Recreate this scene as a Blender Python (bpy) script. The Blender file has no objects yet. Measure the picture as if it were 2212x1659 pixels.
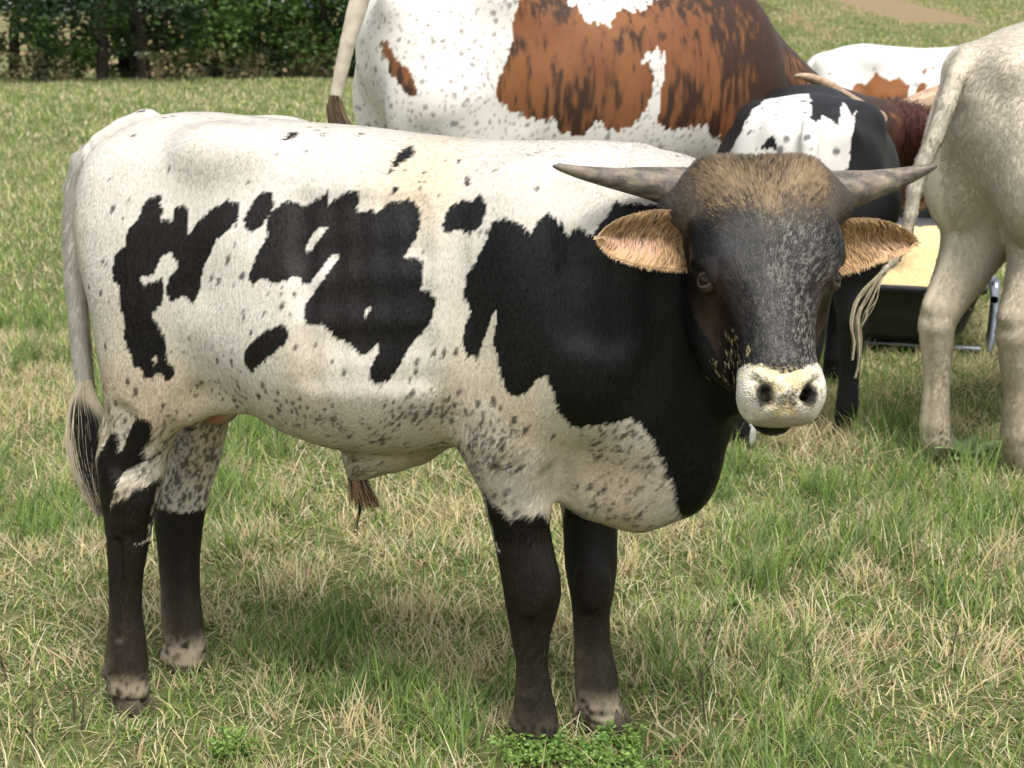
import bpy, bmesh, math, random
import numpy as np
from mathutils import Vector, Matrix
from mathutils.bvhtree import BVHTree

scene = bpy.context.scene
RNG = np.random.default_rng(7)
random.seed(7)

# ------------------------------------------------------------------ camera
CAM_H, PITCH, FPX, IMW, IMH = 1.40, math.radians(13.8), 3300.0, 2212.0, 1659.0
cam_data = bpy.data.cameras.new("camera")
cam_data.sensor_width = 36.0
cam_data.lens = FPX / IMW * 36.0
cam_data.clip_start, cam_data.clip_end = 0.05, 4000.0
cam_data.dof.use_dof = True
cam_data.dof.focus_distance = 2.75
cam_data.dof.aperture_fstop = 9.0
camera = bpy.data.objects.new("camera", cam_data)
camera.location = (0, 0, CAM_H)
camera.rotation_euler = (math.pi / 2 - PITCH, 0, 0)
scene.collection.objects.link(camera)
scene.camera = camera

# ------------------------------------------------------------------ sky and sun (thin high cloud)
SUN_EL, SUN_AZ = math.radians(62), math.radians(162)     # azimuth measured from +Y towards +X
world = bpy.data.worlds.new("World")
scene.world = world
world.use_nodes = True
wn, wl = world.node_tree.nodes, world.node_tree.links
wn.clear()
w_out = wn.new("ShaderNodeOutputWorld")
w_bg = wn.new("ShaderNodeBackground")
w_bg.inputs["Strength"].default_value = 0.14
w_sky = wn.new("ShaderNodeTexSky")
w_sky.sky_type = 'NISHITA'
w_sky.sun_disc = False
w_sky.sun_elevation = SUN_EL
w_sky.sun_rotation = SUN_AZ
w_sky.air_density, w_sky.dust_density, w_sky.ozone_density = 1.0, 1.6, 1.0
w_hsv = wn.new("ShaderNodeHueSaturation")
w_hsv.inputs["Saturation"].default_value = 0.22
w_hsv.inputs["Value"].default_value = 1.0
wl.new(w_sky.outputs[0], w_hsv.inputs["Color"])
wl.new(w_hsv.outputs[0], w_bg.inputs["Color"])
wl.new(w_bg.outputs[0], w_out.inputs["Surface"])

sun_data = bpy.data.lights.new("sun", 'SUN')
sun_data.energy = 2.1
sun_data.angle = math.radians(18)
sun_data.color = (1.0, 0.965, 0.91)
sun = bpy.data.objects.new("sun", sun_data)
scene.collection.objects.link(sun)
_sd = Vector((math.sin(SUN_AZ) * math.cos(SUN_EL), math.cos(SUN_AZ) * math.cos(SUN_EL), math.sin(SUN_EL)))
sun.rotation_euler = _sd.to_track_quat('Z', 'Y').to_euler()

vs = scene.view_settings
vs.view_transform, vs.look, vs.exposure, vs.gamma = 'Standard', 'None', 0.92, 1.0
vs.use_curve_mapping = False
scene.cycles.use_denoising = True
scene.cycles.use_adaptive_sampling = True
scene.cycles.adaptive_threshold = 0.03
scene.cycles.max_bounces = 4
scene.cycles.diffuse_bounces = 2
scene.cycles.glossy_bounces = 2
scene.cycles.transmission_bounces = 4
scene.cycles.transparent_max_bounces = 8
scene.cycles_curves.shape = 'RIBBONS'
scene.cycles_curves.subdivisions = 1

# ------------------------------------------------------------------ small tools
C = scene.collection

def srgb(r, g, b):
    def f(c):
        c /= 255.0
        return c / 12.92 if c <= 0.04045 else ((c + 0.055) / 1.055) ** 2.4
    return (f(r), f(g), f(b))

def ray(px, py):
    u, v = (px - IMW / 2) / FPX, (py - IMH / 2) / FPX
    cp, sp = math.cos(PITCH), math.sin(PITCH)
    return np.array([u, cp - v * sp, -sp - v * cp])

CAMP = np.array([0, 0, CAM_H])

def on_ground(px, py, z=0.0):
    r = ray(px, py)
    return CAMP + r * ((z - CAM_H) / r[2])

def at_y(px, py, Y):
    r = ray(px, py)
    return CAMP + r * (Y / r[1])

class Frame:
    """upright local frame: s forward, lat to the animal's left, z up"""
    def __init__(self, ox, oy, yaw_deg, oz=0.0):
        a = math.radians(yaw_deg)
        self.o = np.array([ox, oy, oz])
        self.h = np.array([math.cos(a), math.sin(a), 0.0])
        self.l = np.array([-math.sin(a), math.cos(a), 0.0])
        self.yaw = a
        self.M = np.stack([self.h, self.l, np.array([0, 0, 1.0])])
    def local(self, w):
        return (np.asarray(w, float) - self.o) @ self.M.T
    def world(self, p):
        return np.asarray(p, float) @ self.M + self.o
    def px(self, x, y, lat):
        """pixel -> local point on the upright plane at that lateral offset"""
        r = ray(x, y)
        t = (lat - (CAMP - self.o) @ self.l) / (r @ self.l)
        return self.local(CAMP + r * t)
    def scale(self, x, y, lat):
        """pixels per metre there"""
        w = self.world(self.px(x, y, lat)) - CAMP
        return FPX / (w[1] * math.cos(PITCH) - w[2] * math.sin(PITCH))

def set_tags(o, label=None, cat=None, group=None, kind=None):
    if label: o["label"] = label
    if cat: o["category"] = cat
    if group: o["group"] = group
    if kind: o["kind"] = kind
    return o

def link(name, data, parent=None, mat=None):
    o = bpy.data.objects.new(name, data)
    C.objects.link(o)
    if parent is not None: o.parent = parent
    if mat is not None: data.materials.append(mat)
    return o

def empty(name, loc, rz=0.0, label=None, cat=None, group=None):
    o = bpy.data.objects.new(name, None)
    o.empty_display_size = 0.2
    o.location = loc
    o.rotation_euler = (0, 0, rz)
    C.objects.link(o)
    return set_tags(o, label, cat, group)

def np_mesh(name, V, F, smooth=True):
    """V (n,3); F (m,k) one polygon size"""
    V = np.ascontiguousarray(V, np.float32); F = np.ascontiguousarray(F, np.int32)
    me = bpy.data.meshes.new(name)
    me.vertices.add(len(V)); me.vertices.foreach_set("co", V.ravel())
    m, k = F.shape
    me.loops.add(m * k); me.loops.foreach_set("vertex_index", F.ravel())
    me.polygons.add(m)
    me.polygons.foreach_set("loop_start", np.arange(m, dtype=np.int32) * k)
    me.polygons.foreach_set("use_smooth", np.full(m, smooth, bool))
    me.update(calc_edges=True)
    return me

def set_color(me, name, cols, domain='POINT'):
    at = me.attributes.new(name, 'FLOAT_COLOR', domain)
    c = np.ones((len(cols), 4), np.float32); c[:, :3] = cols
    at.data.foreach_set("color", c.ravel())

def bm_obj(name, bm, mat, parent=None, smooth=False):
    me = bpy.data.meshes.new(name)
    bm.normal_update()
    bm.to_mesh(me); bm.free()
    if smooth:
        for p in me.polygons: p.use_smooth = True
    return link(name, me, parent, mat)

# vectorised value noise in numpy (for coats, ground and scatter masks)
def _hash(ix, iy, iz, seed):
    n = (ix.astype(np.int64) * 73856093) ^ (iy.astype(np.int64) * 19349663) ^ (iz.astype(np.int64) * 83492791) ^ (seed * 2654435761)
    n = (n ^ (n >> 13)) * 1274126177
    n = n ^ (n >> 16)
    return (n & 0xFFFFFF).astype(np.float32) / float(0xFFFFFF)

def vnoise(p, scale, seed=0, octaves=1):
    """value noise 0..1 at points p (n,3), features of about `scale` metres"""
    out = np.zeros(len(p), np.float32); amp, tot = 1.0, 0.0
    for o in range(octaves):
        q = np.asarray(p, np.float64) / scale * (2 ** o)
        i = np.floor(q); f = (q - i).astype(np.float32); i = i.astype(np.int64)
        f = f * f * (3 - 2 * f)
        acc = np.zeros(len(p), np.float32)
        for dx in (0, 1):
            wx = f[:, 0] if dx else 1 - f[:, 0]
            for dy in (0, 1):
                wy = f[:, 1] if dy else 1 - f[:, 1]
                for dz in (0, 1):
                    wz = f[:, 2] if dz else 1 - f[:, 2]
                    acc += wx * wy * wz * _hash(i[:, 0] + dx, i[:, 1] + dy, i[:, 2] + dz, seed + 17 * o)
        out += amp * acc; tot += amp; amp *= 0.5
    return out / tot

def spots(p, cell, density, rmin, rmax, seed=0):
    """scattered spots: returns coverage 0..1; density (n,) or scalar in 0..1"""
    q = np.asarray(p, np.float64) / cell
    i0 = np.floor(q).astype(np.int64)
    res = np.zeros(len(p), np.float32)
    for dx in (-1, 0, 1):
        for dy in (-1, 0, 1):
            for dz in (-1, 0, 1):
                ix, iy, iz = i0[:, 0] + dx, i0[:, 1] + dy, i0[:, 2] + dz
                h = _hash(ix, iy, iz, seed)
                c = np.stack([ix + _hash(ix, iy, iz, seed + 1), iy + _hash(ix, iy, iz, seed + 2), iz + _hash(ix, iy, iz, seed + 3)], 1)
                r = rmin + (rmax - rmin) * _hash(ix, iy, iz, seed + 4) ** 2
                d = np.linalg.norm(q - c, axis=1)
                cov = np.clip((r - d) / 0.12 + 0.5, 0, 1)
                res = np.maximum(res, np.where(h < density, cov, 0))
    return res

def smooth01(x, a, b):
    t = np.clip((np.asarray(x, np.float32) - a) / (b - a), 0, 1)
    return t * t * (3 - 2 * t)

def in_poly(px, py, poly):
    poly = np.asarray(poly, float)
    inside = np.zeros(len(px), bool)
    x1, y1 = poly[-1]
    for x2, y2 in poly:
        if y1 != y2:
            c = ((y1 > py) != (y2 > py)) & (px < (x2 - x1) * (py - y1) / (y2 - y1) + x1)
            inside ^= c
        x1, y1 = x2, y2
    return inside

# ------------------------------------------------------------------ implicit-surface sculpting
class Field:
    def __init__(self, lo, hi, h):
        self.lo, self.h = np.asarray(lo, np.float32), h
        self.n = np.ceil((np.asarray(hi) - self.lo) / h).astype(int) + 1
        self.a = np.full(self.n, 1.0, np.float32)
    def sub(self, lo, hi):
        i0 = np.clip(np.floor((np.asarray(lo) - self.lo) / self.h).astype(int), 0, self.n - 1)
        i1 = np.clip(np.ceil((np.asarray(hi) - self.lo) / self.h).astype(int) + 1, 1, self.n)
        ax = [self.lo[k] + self.h * np.arange(i0[k], i1[k], dtype=np.float32) for k in range(3)]
        sl = tuple(slice(i0[k], i1[k]) for k in range(3))
        return sl, ax[0][:, None, None], ax[1][None, :, None], ax[2][None, None, :]
    def join(self, sl, d, k):
        a = self.a[sl]
        hh = np.maximum(k - np.abs(a - d), 0) / k
        self.a[sl] = np.minimum(a, d) - hh * hh * k * 0.25
    def cut(self, sl, d, k):
        a = self.a[sl]; d = -d
        hh = np.maximum(k - np.abs(a - d), 0) / k
        self.a[sl] = np.maximum(a, d) + hh * hh * k * 0.25
    def cone(self, a, b, ra, rb, k=0.04, flat=(1, 1, 1), cut=False):
        a, b = np.asarray(a, np.float32), np.asarray(b, np.float32)
        fl = np.asarray(flat, np.float32)
        r = max(ra, rb) / min(1.0, fl.min()) + k + 3 * self.h
        sl, X, Y, Z = self.sub(np.minimum(a, b) - r, np.maximum(a, b) + r)
        px, py, pz = (X - a[0]) * fl[0], (Y - a[1]) * fl[1], (Z - a[2]) * fl[2]
        ba = (b - a) * fl
        t = np.clip((px * ba[0] + py * ba[1] + pz * ba[2]) / max(float(ba @ ba), 1e-9), 0, 1)
        d = np.sqrt((px - t * ba[0]) ** 2 + (py - t * ba[1]) ** 2 + (pz - t * ba[2]) ** 2) - (ra + (rb - ra) * t)
        (self.cut if cut else self.join)(sl, d, k)
    def chain(self, pts, k=0.03, flat=(1, 1, 1)):
        """pts: list of (x,y,z,r)"""
        for p, q in zip(pts[:-1], pts[1:]):
            self.cone(p[:3], q[:3], p[3], q[3], k, flat)
    def ellipsoid(self, c, r, R=None, k=0.05, cut=False):
        """R: rows are the ellipsoid's axes"""
        c, r = np.asarray(c, np.float32), np.asarray(r, np.float32)
        R = np.eye(3, dtype=np.float32) if R is None else np.asarray(R, np.float32)
        ext = np.sqrt(((R * r[:, None]) ** 2).sum(0)) + k + 3 * self.h
        sl, X, Y, Z = self.sub(c - ext, c + ext)
        X, Y, Z = X - c[0], Y - c[1], Z - c[2]
        k0 = k1 = 0
        for j in range(3):
            q = X * R[j, 0] + Y * R[j, 1] + Z * R[j, 2]
            k0 = k0 + (q / r[j]) ** 2; k1 = k1 + (q / (r[j] ** 2)) ** 2
        k0, k1 = np.sqrt(k0), np.sqrt(k1) + 1e-9
        d = k0 * (k0 - 1) / k1
        (self.cut if cut else self.join)(sl, d.astype(np.float32), k)
    def loft(self, o, R, t, a0, a1, b0, b1, p=2.3, k=0.05, cap=0.03):
        """generalised elliptical tube. R rows: axis, A, B directions (unit). Stations t along the axis;
        the section spans a0..a1 along A and b0..b1 along B."""
        o = np.asarray(o, np.float32); R = np.asarray(R, np.float32)
        t, a0, a1, b0, b1 = [np.asarray(v, np.float32) for v in (t, a0, a1, b0, b1)]
        cs = []
        for ti in (t.min(), t.max()):
            for ai in (a0.min(), a1.max()):
                for bi in (b0.min(), b1.max()):
                    cs.append(o + ti * R[0] + ai * R[1] + bi * R[2])
        cs = np.array(cs); m = k + 4 * self.h + cap
        sl, X, Y, Z = self.sub(cs.min(0) - m, cs.max(0) + m)
        X, Y, Z = X - o[0], Y - o[1], Z - o[2]
        T = X * R[0, 0] + Y * R[0, 1] + Z * R[0, 2]
        A = X * R[1, 0] + Y * R[1, 1] + Z * R[1, 2]
        B = X * R[2, 0] + Y * R[2, 1] + Z * R[2, 2]
        T = np.broadcast_to(T, self.a[sl].shape)
        # smooth resampling of the stations
        tt = np.linspace(t.min(), t.max(), 200).astype(np.float32)
        def cur(v):
            w = np.interp(tt, t, v); kern = np.hanning(13); kern /= kern.sum()
            w = np.convolve(np.pad(w, 6, mode='edge'), kern, 'valid')
            return np.interp(T.ravel(), tt, w).reshape(T.shape).astype(np.float32)
        A0, A1, B0, B1 = cur(a0), cur(a1), cur(b0), cur(b1)
        ca, ra, cb, rb = (A0 + A1) / 2, np.maximum((A1 - A0) / 2, 0.004), (B0 + B1) / 2, np.maximum((B1 - B0) / 2, 0.004)
        qa, qb = np.abs(A - ca) / ra, np.abs(B - cb) / rb
        s = (qa ** p + qb ** p + 1e-9)
        g = s ** (1 / p)
        gr = np.sqrt((qa ** (p - 1) / ra) ** 2 + (qb ** (p - 1) / rb) ** 2) * s ** (1 / p - 1) + 1e-6
        d = (g - 1) / gr
        d = np.clip(d, -0.5, 0.5)
        # rounded ends
        e = np.maximum(t.min() - T, T - t.max())
        d = np.where(e > -cap, np.sqrt(np.maximum(d + cap, 0) ** 2 + np.maximum(e + cap, 0) ** 2) - cap + np.minimum(np.maximum(d + cap, e + cap), 0), d)
        self.join(sl, d.astype(np.float32), k)
    def mesh(self, relax=2):
        """naive surface nets"""
        a = self.a; n = np.array(a.shape)
        ins = a < 0
        cnt = np.zeros(n - 1, np.int8)
        corners = [(i, j, k) for i in (0, 1) for j in (0, 1) for k in (0, 1)]
        for i, j, k in corners:
            cnt += ins[i:n[0] - 1 + i, j:n[1] - 1 + j, k:n[2] - 1 + k]
        cell = np.argwhere((cnt > 0) & (cnt < 8))
        idx = np.full(n - 1, -1, np.int32); idx[tuple(cell.T)] = np.arange(len(cell))
        acc = np.zeros((len(cell), 3), np.float32); num = np.zeros(len(cell), np.float32)
        for c0 in corners:
            for ax in range(3):
                if c0[ax] == 0:
                    c1 = list(c0); c1[ax] = 1
                    v0 = a[tuple((cell + c0).T)]; v1 = a[tuple((cell + c1).T)]
                    m = (v0 < 0) != (v1 < 0)
                    t = np.where(m, v0 / np.where(m, v0 - v1, 1), 0)
                    pos = np.tile(np.array(c0, np.float32), (len(cell), 1)); pos[:, ax] = t
                    acc += np.where(m[:, None], pos, 0); num += m
        V = (cell + acc / num[:, None]) * self.h + self.lo
        quads = []
        for ax in range(3):
            o1, o2 = [x for x in range(3) if x != ax]
            s0 = [slice(None)] * 3; s1 = [slice(None)] * 3
            s0[ax] = slice(0, n[ax] - 1); s1[ax] = slice(1, n[ax])
            A0, A1 = ins[tuple(s0)], ins[tuple(s1)]
            e = np.argwhere(A0 != A1)
            e = e[(e[:, o1] > 0) & (e[:, o2] > 0) & (e[:, o1] < n[o1] - 1) & (e[:, o2] < n[o2] - 1)]
            flip = A0[tuple(e.T)]
            def ci(d1, d2):
                q = e.copy(); q[:, o1] -= d1; q[:, o2] -= d2
                return idx[tuple(q.T)]
            q = np.stack([ci(1, 1), ci(0, 1), ci(0, 0), ci(1, 0)], 1)
            if ax == 1: flip = ~flip
            q = np.where(flip[:, None], q, q[:, ::-1])
            quads.append(q)
        F = np.concatenate(quads)
        F = F[(F >= 0).all(1)]
        for _ in range(relax):
            S = np.zeros_like(V); N = np.zeros(len(V), np.float32)
            for k in range(4):
                i0, i1 = F[:, k], F[:, (k + 1) % 4]
                for d in range(3):
                    S[:, d] += np.bincount(i0, V[i1, d], len(V)) + np.bincount(i1, V[i0, d], len(V))
                N += np.bincount(i0, minlength=len(V)) + np.bincount(i1, minlength=len(V))
            V = 0.5 * V + 0.5 * S / np.maximum(N, 1)[:, None]
        return V, F

def normals_of(V, F):
    n = np.cross(V[F[:, 2]] - V[F[:, 0]], V[F[:, 3]] - V[F[:, 1]]) if F.shape[1] == 4 else np.cross(V[F[:, 1]] - V[F[:, 0]], V[F[:, 2]] - V[F[:, 0]])
    N = np.zeros_like(V)
    for k in range(F.shape[1]):
        for d in range(3):
            N[:, d] += np.bincount(F[:, k], n[:, d], len(V))
    return N / np.maximum(np.linalg.norm(N, axis=1, keepdims=True), 1e-12)

def sample_surface(V, F, count, rng, weight=None):
    """random points on a quad mesh -> positions, face ids"""
    a = V[F[:, 0]]; b = V[F[:, 1]]; c = V[F[:, 2]]; d = V[F[:, 3]]
    ar = 0.5 * np.linalg.norm(np.cross(c - a, d - b), axis=1)
    if weight is not None: ar = ar * weight
    f = rng.choice(len(F), count, p=ar / ar.sum())
    u, v = rng.random(count)[:, None], rng.random(count)[:, None]
    P = a[f] * (1 - u) * (1 - v) + b[f] * u * (1 - v) + c[f] * u * v + d[f] * (1 - u) * v
    return P, f, u, v

def hair_object(name, pts, rad, cols, mat, parent, nrm=None, cols_pt=None):
    """pts (n,k,3) strands, rad (n,k)"""
    n, k, _ = pts.shape
    hc = bpy.data.hair_curves.new(name)
    hc.add_curves([k] * n)
    hc.attributes["position"].data.foreach_set("vector", np.ascontiguousarray(pts, np.float32).ravel())
    if "radius" not in hc.attributes: hc.attributes.new("radius", 'FLOAT', 'POINT')
    hc.attributes["radius"].data.foreach_set("value", np.ascontiguousarray(rad, np.float32).ravel())
    if cols_pt is not None:
        at = hc.attributes.new("coat", 'FLOAT_COLOR', 'POINT'); c = np.ones((n * k, 4), np.float32); c[:, :3] = cols_pt.reshape(-1, 3)
    else:
        at = hc.attributes.new("coat", 'FLOAT_COLOR', 'CURVE'); c = np.ones((n, 4), np.float32); c[:, :3] = cols
    at.data.foreach_set("color", c.ravel())
    if nrm is not None:
        at = hc.attributes.new("skin_normal", 'FLOAT_VECTOR', 'CURVE')
        at.data.foreach_set("vector", np.ascontiguousarray(nrm, np.float32).ravel())
    o = link(name, hc, parent, mat)
    o["kind"] = "stuff"
    return o

# ------------------------------------------------------------------ materials
def new_mat(name):
    m = bpy.data.materials.new(name); m.use_nodes = True
    nt = m.node_tree
    return m, nt.nodes, nt.links, nt.nodes["Principled BSDF"]

def noise_mat(name, c1, c2, scale=20.0, rough=0.7, spec=0.3, bump=0.2, bump_scale=None, detail=6, metallic=0.0):
    m, n, l, b = new_mat(name)
    tc = n.new("ShaderNodeTexCoord")
    nz = n.new("ShaderNodeTexNoise"); nz.inputs["Scale"].default_value = scale; nz.inputs["Detail"].default_value = detail
    l.new(tc.outputs["Object"], nz.inputs["Vector"])
    cr = n.new("ShaderNodeValToRGB"); cr.color_ramp.elements[0].position = 0.3; cr.color_ramp.elements[1].position = 0.7
    cr.color_ramp.elements[0].color = (*c1, 1); cr.color_ramp.elements[1].color = (*c2, 1)
    l.new(nz.outputs["Fac"], cr.inputs["Fac"]); l.new(cr.outputs["Color"], b.inputs["Base Color"])
    b.inputs["Roughness"].default_value = rough; b.inputs["Specular IOR Level"].default_value = spec; b.inputs["Metallic"].default_value = metallic
    if bump:
        nb = n.new("ShaderNodeTexNoise"); nb.inputs["Scale"].default_value = bump_scale or scale * 4; nb.inputs["Detail"].default_value = 5
        l.new(tc.outputs["Object"], nb.inputs["Vector"])
        bp = n.new("ShaderNodeBump"); bp.inputs["Strength"].default_value = bump; bp.inputs["Distance"].default_value = 0.01
        l.new(nb.outputs["Fac"], bp.inputs["Height"]); l.new(bp.outputs["Normal"], b.inputs["Normal"])
    return m

def coat_mat(name, rough=0.62, spec=0.28, hair=False, nose=False):
    m, n, l, b = new_mat(name)
    at = n.new("ShaderNodeAttribute"); at.attribute_name = "coat"
    l.new(at.outputs["Color"], b.inputs["Base Color"])
    b.inputs["Roughness"].default_value = rough
    b.inputs["Specular IOR Level"].default_value = spec
    b.inputs["Sheen Weight"].default_value = 0.0
    if hair:
        an = n.new("ShaderNodeAttribute"); an.attribute_name = "skin_normal"
        vt = n.new("ShaderNodeVectorTransform"); vt.vector_type = 'NORMAL'; vt.convert_from = 'OBJECT'; vt.convert_to = 'WORLD'
        l.new(an.outputs["Vector"], vt.inputs["Vector"])
        l.new(vt.outputs["Vector"], b.inputs["Normal"])
        bw = n.new("ShaderNodeRGBToBW"); l.new(at.outputs["Color"], bw.inputs[0])
        mr = n.new("ShaderNodeMapRange"); mr.inputs["From Min"].default_value = 0.0; mr.inputs["From Max"].default_value = 0.12
        mr.inputs["To Min"].default_value = spec * 0.85; mr.inputs["To Max"].default_value = spec * 0.6
        l.new(bw.outputs[0], mr.inputs["Value"]); l.new(mr.outputs[0], b.inputs["Specular IOR Level"])
    else:
        tc = n.new("ShaderNodeTexCoord")
        nb = n.new("ShaderNodeTexNoise"); nb.inputs["Scale"].default_value = 160; nb.inputs["Detail"].default_value = 3
        mp = n.new("ShaderNodeMapping"); mp.inputs["Scale"].default_value = (1.0, 1.0, 0.3)
        l.new(tc.outputs["Object"], mp.inputs["Vector"]); l.new(mp.outputs["Vector"], nb.inputs["Vector"])
        bp = n.new("ShaderNodeBump"); bp.inputs["Strength"].default_value = 0.35; bp.inputs["Distance"].default_value = 0.004
        l.new(nb.outputs["Fac"], bp.inputs["Height"]); l.new(bp.outputs["Normal"], b.inputs["Normal"])
    return m

def add_nose(m):
    """pebbled, dusty, dark-mottled skin where the mesh carries the 'nose' mask"""
    n, l = m.node_tree.nodes, m.node_tree.links; b = n["Principled BSDF"]
    base = b.inputs["Base Color"].links[0].from_socket
    at = n.new("ShaderNodeAttribute"); at.attribute_name = "nose"
    tc = n.new("ShaderNodeTexCoord")
    def nz(sc, det=6, ro=.65):
        t = n.new("ShaderNodeTexNoise"); t.inputs["Scale"].default_value = sc; t.inputs["Detail"].default_value = det; t.inputs["Roughness"].default_value = ro; l.new(tc.outputs["Object"], t.inputs["Vector"]); return t.outputs["Fac"]
    def rng_(src, a, c):
        r = n.new("ShaderNodeMapRange"); r.inputs["From Min"].default_value = a; r.inputs["From Max"].default_value = c; l.new(src, r.inputs["Value"]); return r.outputs[0]
    def mul(a, c):
        q = n.new("ShaderNodeMath"); q.operation = 'MULTIPLY'; q.use_clamp = True
        for k, v in enumerate((a, c)):
            if isinstance(v, float): q.inputs[k].default_value = v
            else: l.new(v, q.inputs[k])
        return q.outputs[0]
    sp = n.new("ShaderNodeSeparateColor"); l.new(at.outputs["Color"], sp.inputs[0])
    m1 = n.new("ShaderNodeMixRGB"); l.new(mul(rng_(nz(110), .50, .56), mul(sp.outputs[0], .85)), m1.inputs["Fac"]); l.new(base, m1.inputs["Color1"]); m1.inputs["Color2"].default_value = (0.052, 0.045, 0.042, 1)
    m2 = n.new("ShaderNodeMixRGB"); l.new(mul(rng_(nz(170), .46, .56), mul(sp.outputs[1], .55)), m2.inputs["Fac"]); l.new(m1.outputs[0], m2.inputs["Color1"]); m2.inputs["Color2"].default_value = (0.62, 0.49, 0.26, 1)
    l.new(m2.outputs[0], b.inputs["Base Color"])
    vo = n.new("ShaderNodeTexVoronoi"); vo.inputs["Scale"].default_value = 330; l.new(tc.outputs["Object"], vo.inputs["Vector"])
    bp = n.new("ShaderNodeBump"); bp.inputs["Distance"].default_value = 0.002; l.new(mul(sp.outputs[2], .9), bp.inputs["Strength"]); l.new(vo.outputs["Distance"], bp.inputs["Height"])
    l.new(b.inputs["Normal"].links[0].from_socket, bp.inputs["Normal"]); l.new(bp.outputs[0], b.inputs["Normal"])
M_COAT = coat_mat("cattle_coat_skin")
M_BULL = coat_mat("bull_coat_skin"); add_nose(M_BULL)
M_FUR = coat_mat("cattle_coat_hair", rough=0.42, spec=0.20, hair=True)
M_HAIR = coat_mat("cattle_long_hair", rough=0.5, spec=0.3)
# ================================================================== pasture
def ground_z(x, y):
    x = np.asarray(x, float); y = np.asarray(y, float)
    R = smooth01(x - 0.10 * (y - 12), -1.0, 5.0)
    rise = R * 1.25 * np.maximum((y - 13) / 26, 0) ** 1.4
    drop = (1 - R) * -0.045 * np.maximum(y - 31, 0)
    drop = np.maximum(drop, -1.6)
    rise = np.minimum(rise, 6 + 0.02 * y)
    q = np.stack([x, y, np.zeros_like(x)], -1).reshape(-1, 3)
    b = (vnoise(q, 1.7, 201, 2).reshape(x.shape) - 0.5)
    far = smooth01(y, 7, 14)
    return rise + drop + b * (0.012 + 0.02 * far)

def build_ground():
    xs = np.concatenate([-np.geomspace(900, 14, 26), np.linspace(-13, 13, 105), np.geomspace(14, 900, 26)])
    ys = np.concatenate([-np.geomspace(300, 3, 12), np.linspace(-2.5, 14, 84), np.geomspace(14.3, 60, 60), np.geomspace(63, 1800, 30)])
    X, Y = np.meshgrid(xs, ys, indexing='ij')
    Z = ground_z(X, Y)
    V = np.stack([X, Y, Z], -1).reshape(-1, 3); ny = len(ys)
    i, j = np.meshgrid(np.arange(len(xs) - 1), np.arange(ny - 1), indexing='ij')
    a = (i * ny + j).ravel()
    return np_mesh("pasture", V, np.stack([a, a + ny, a + ny + 1, a + 1], 1))

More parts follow.
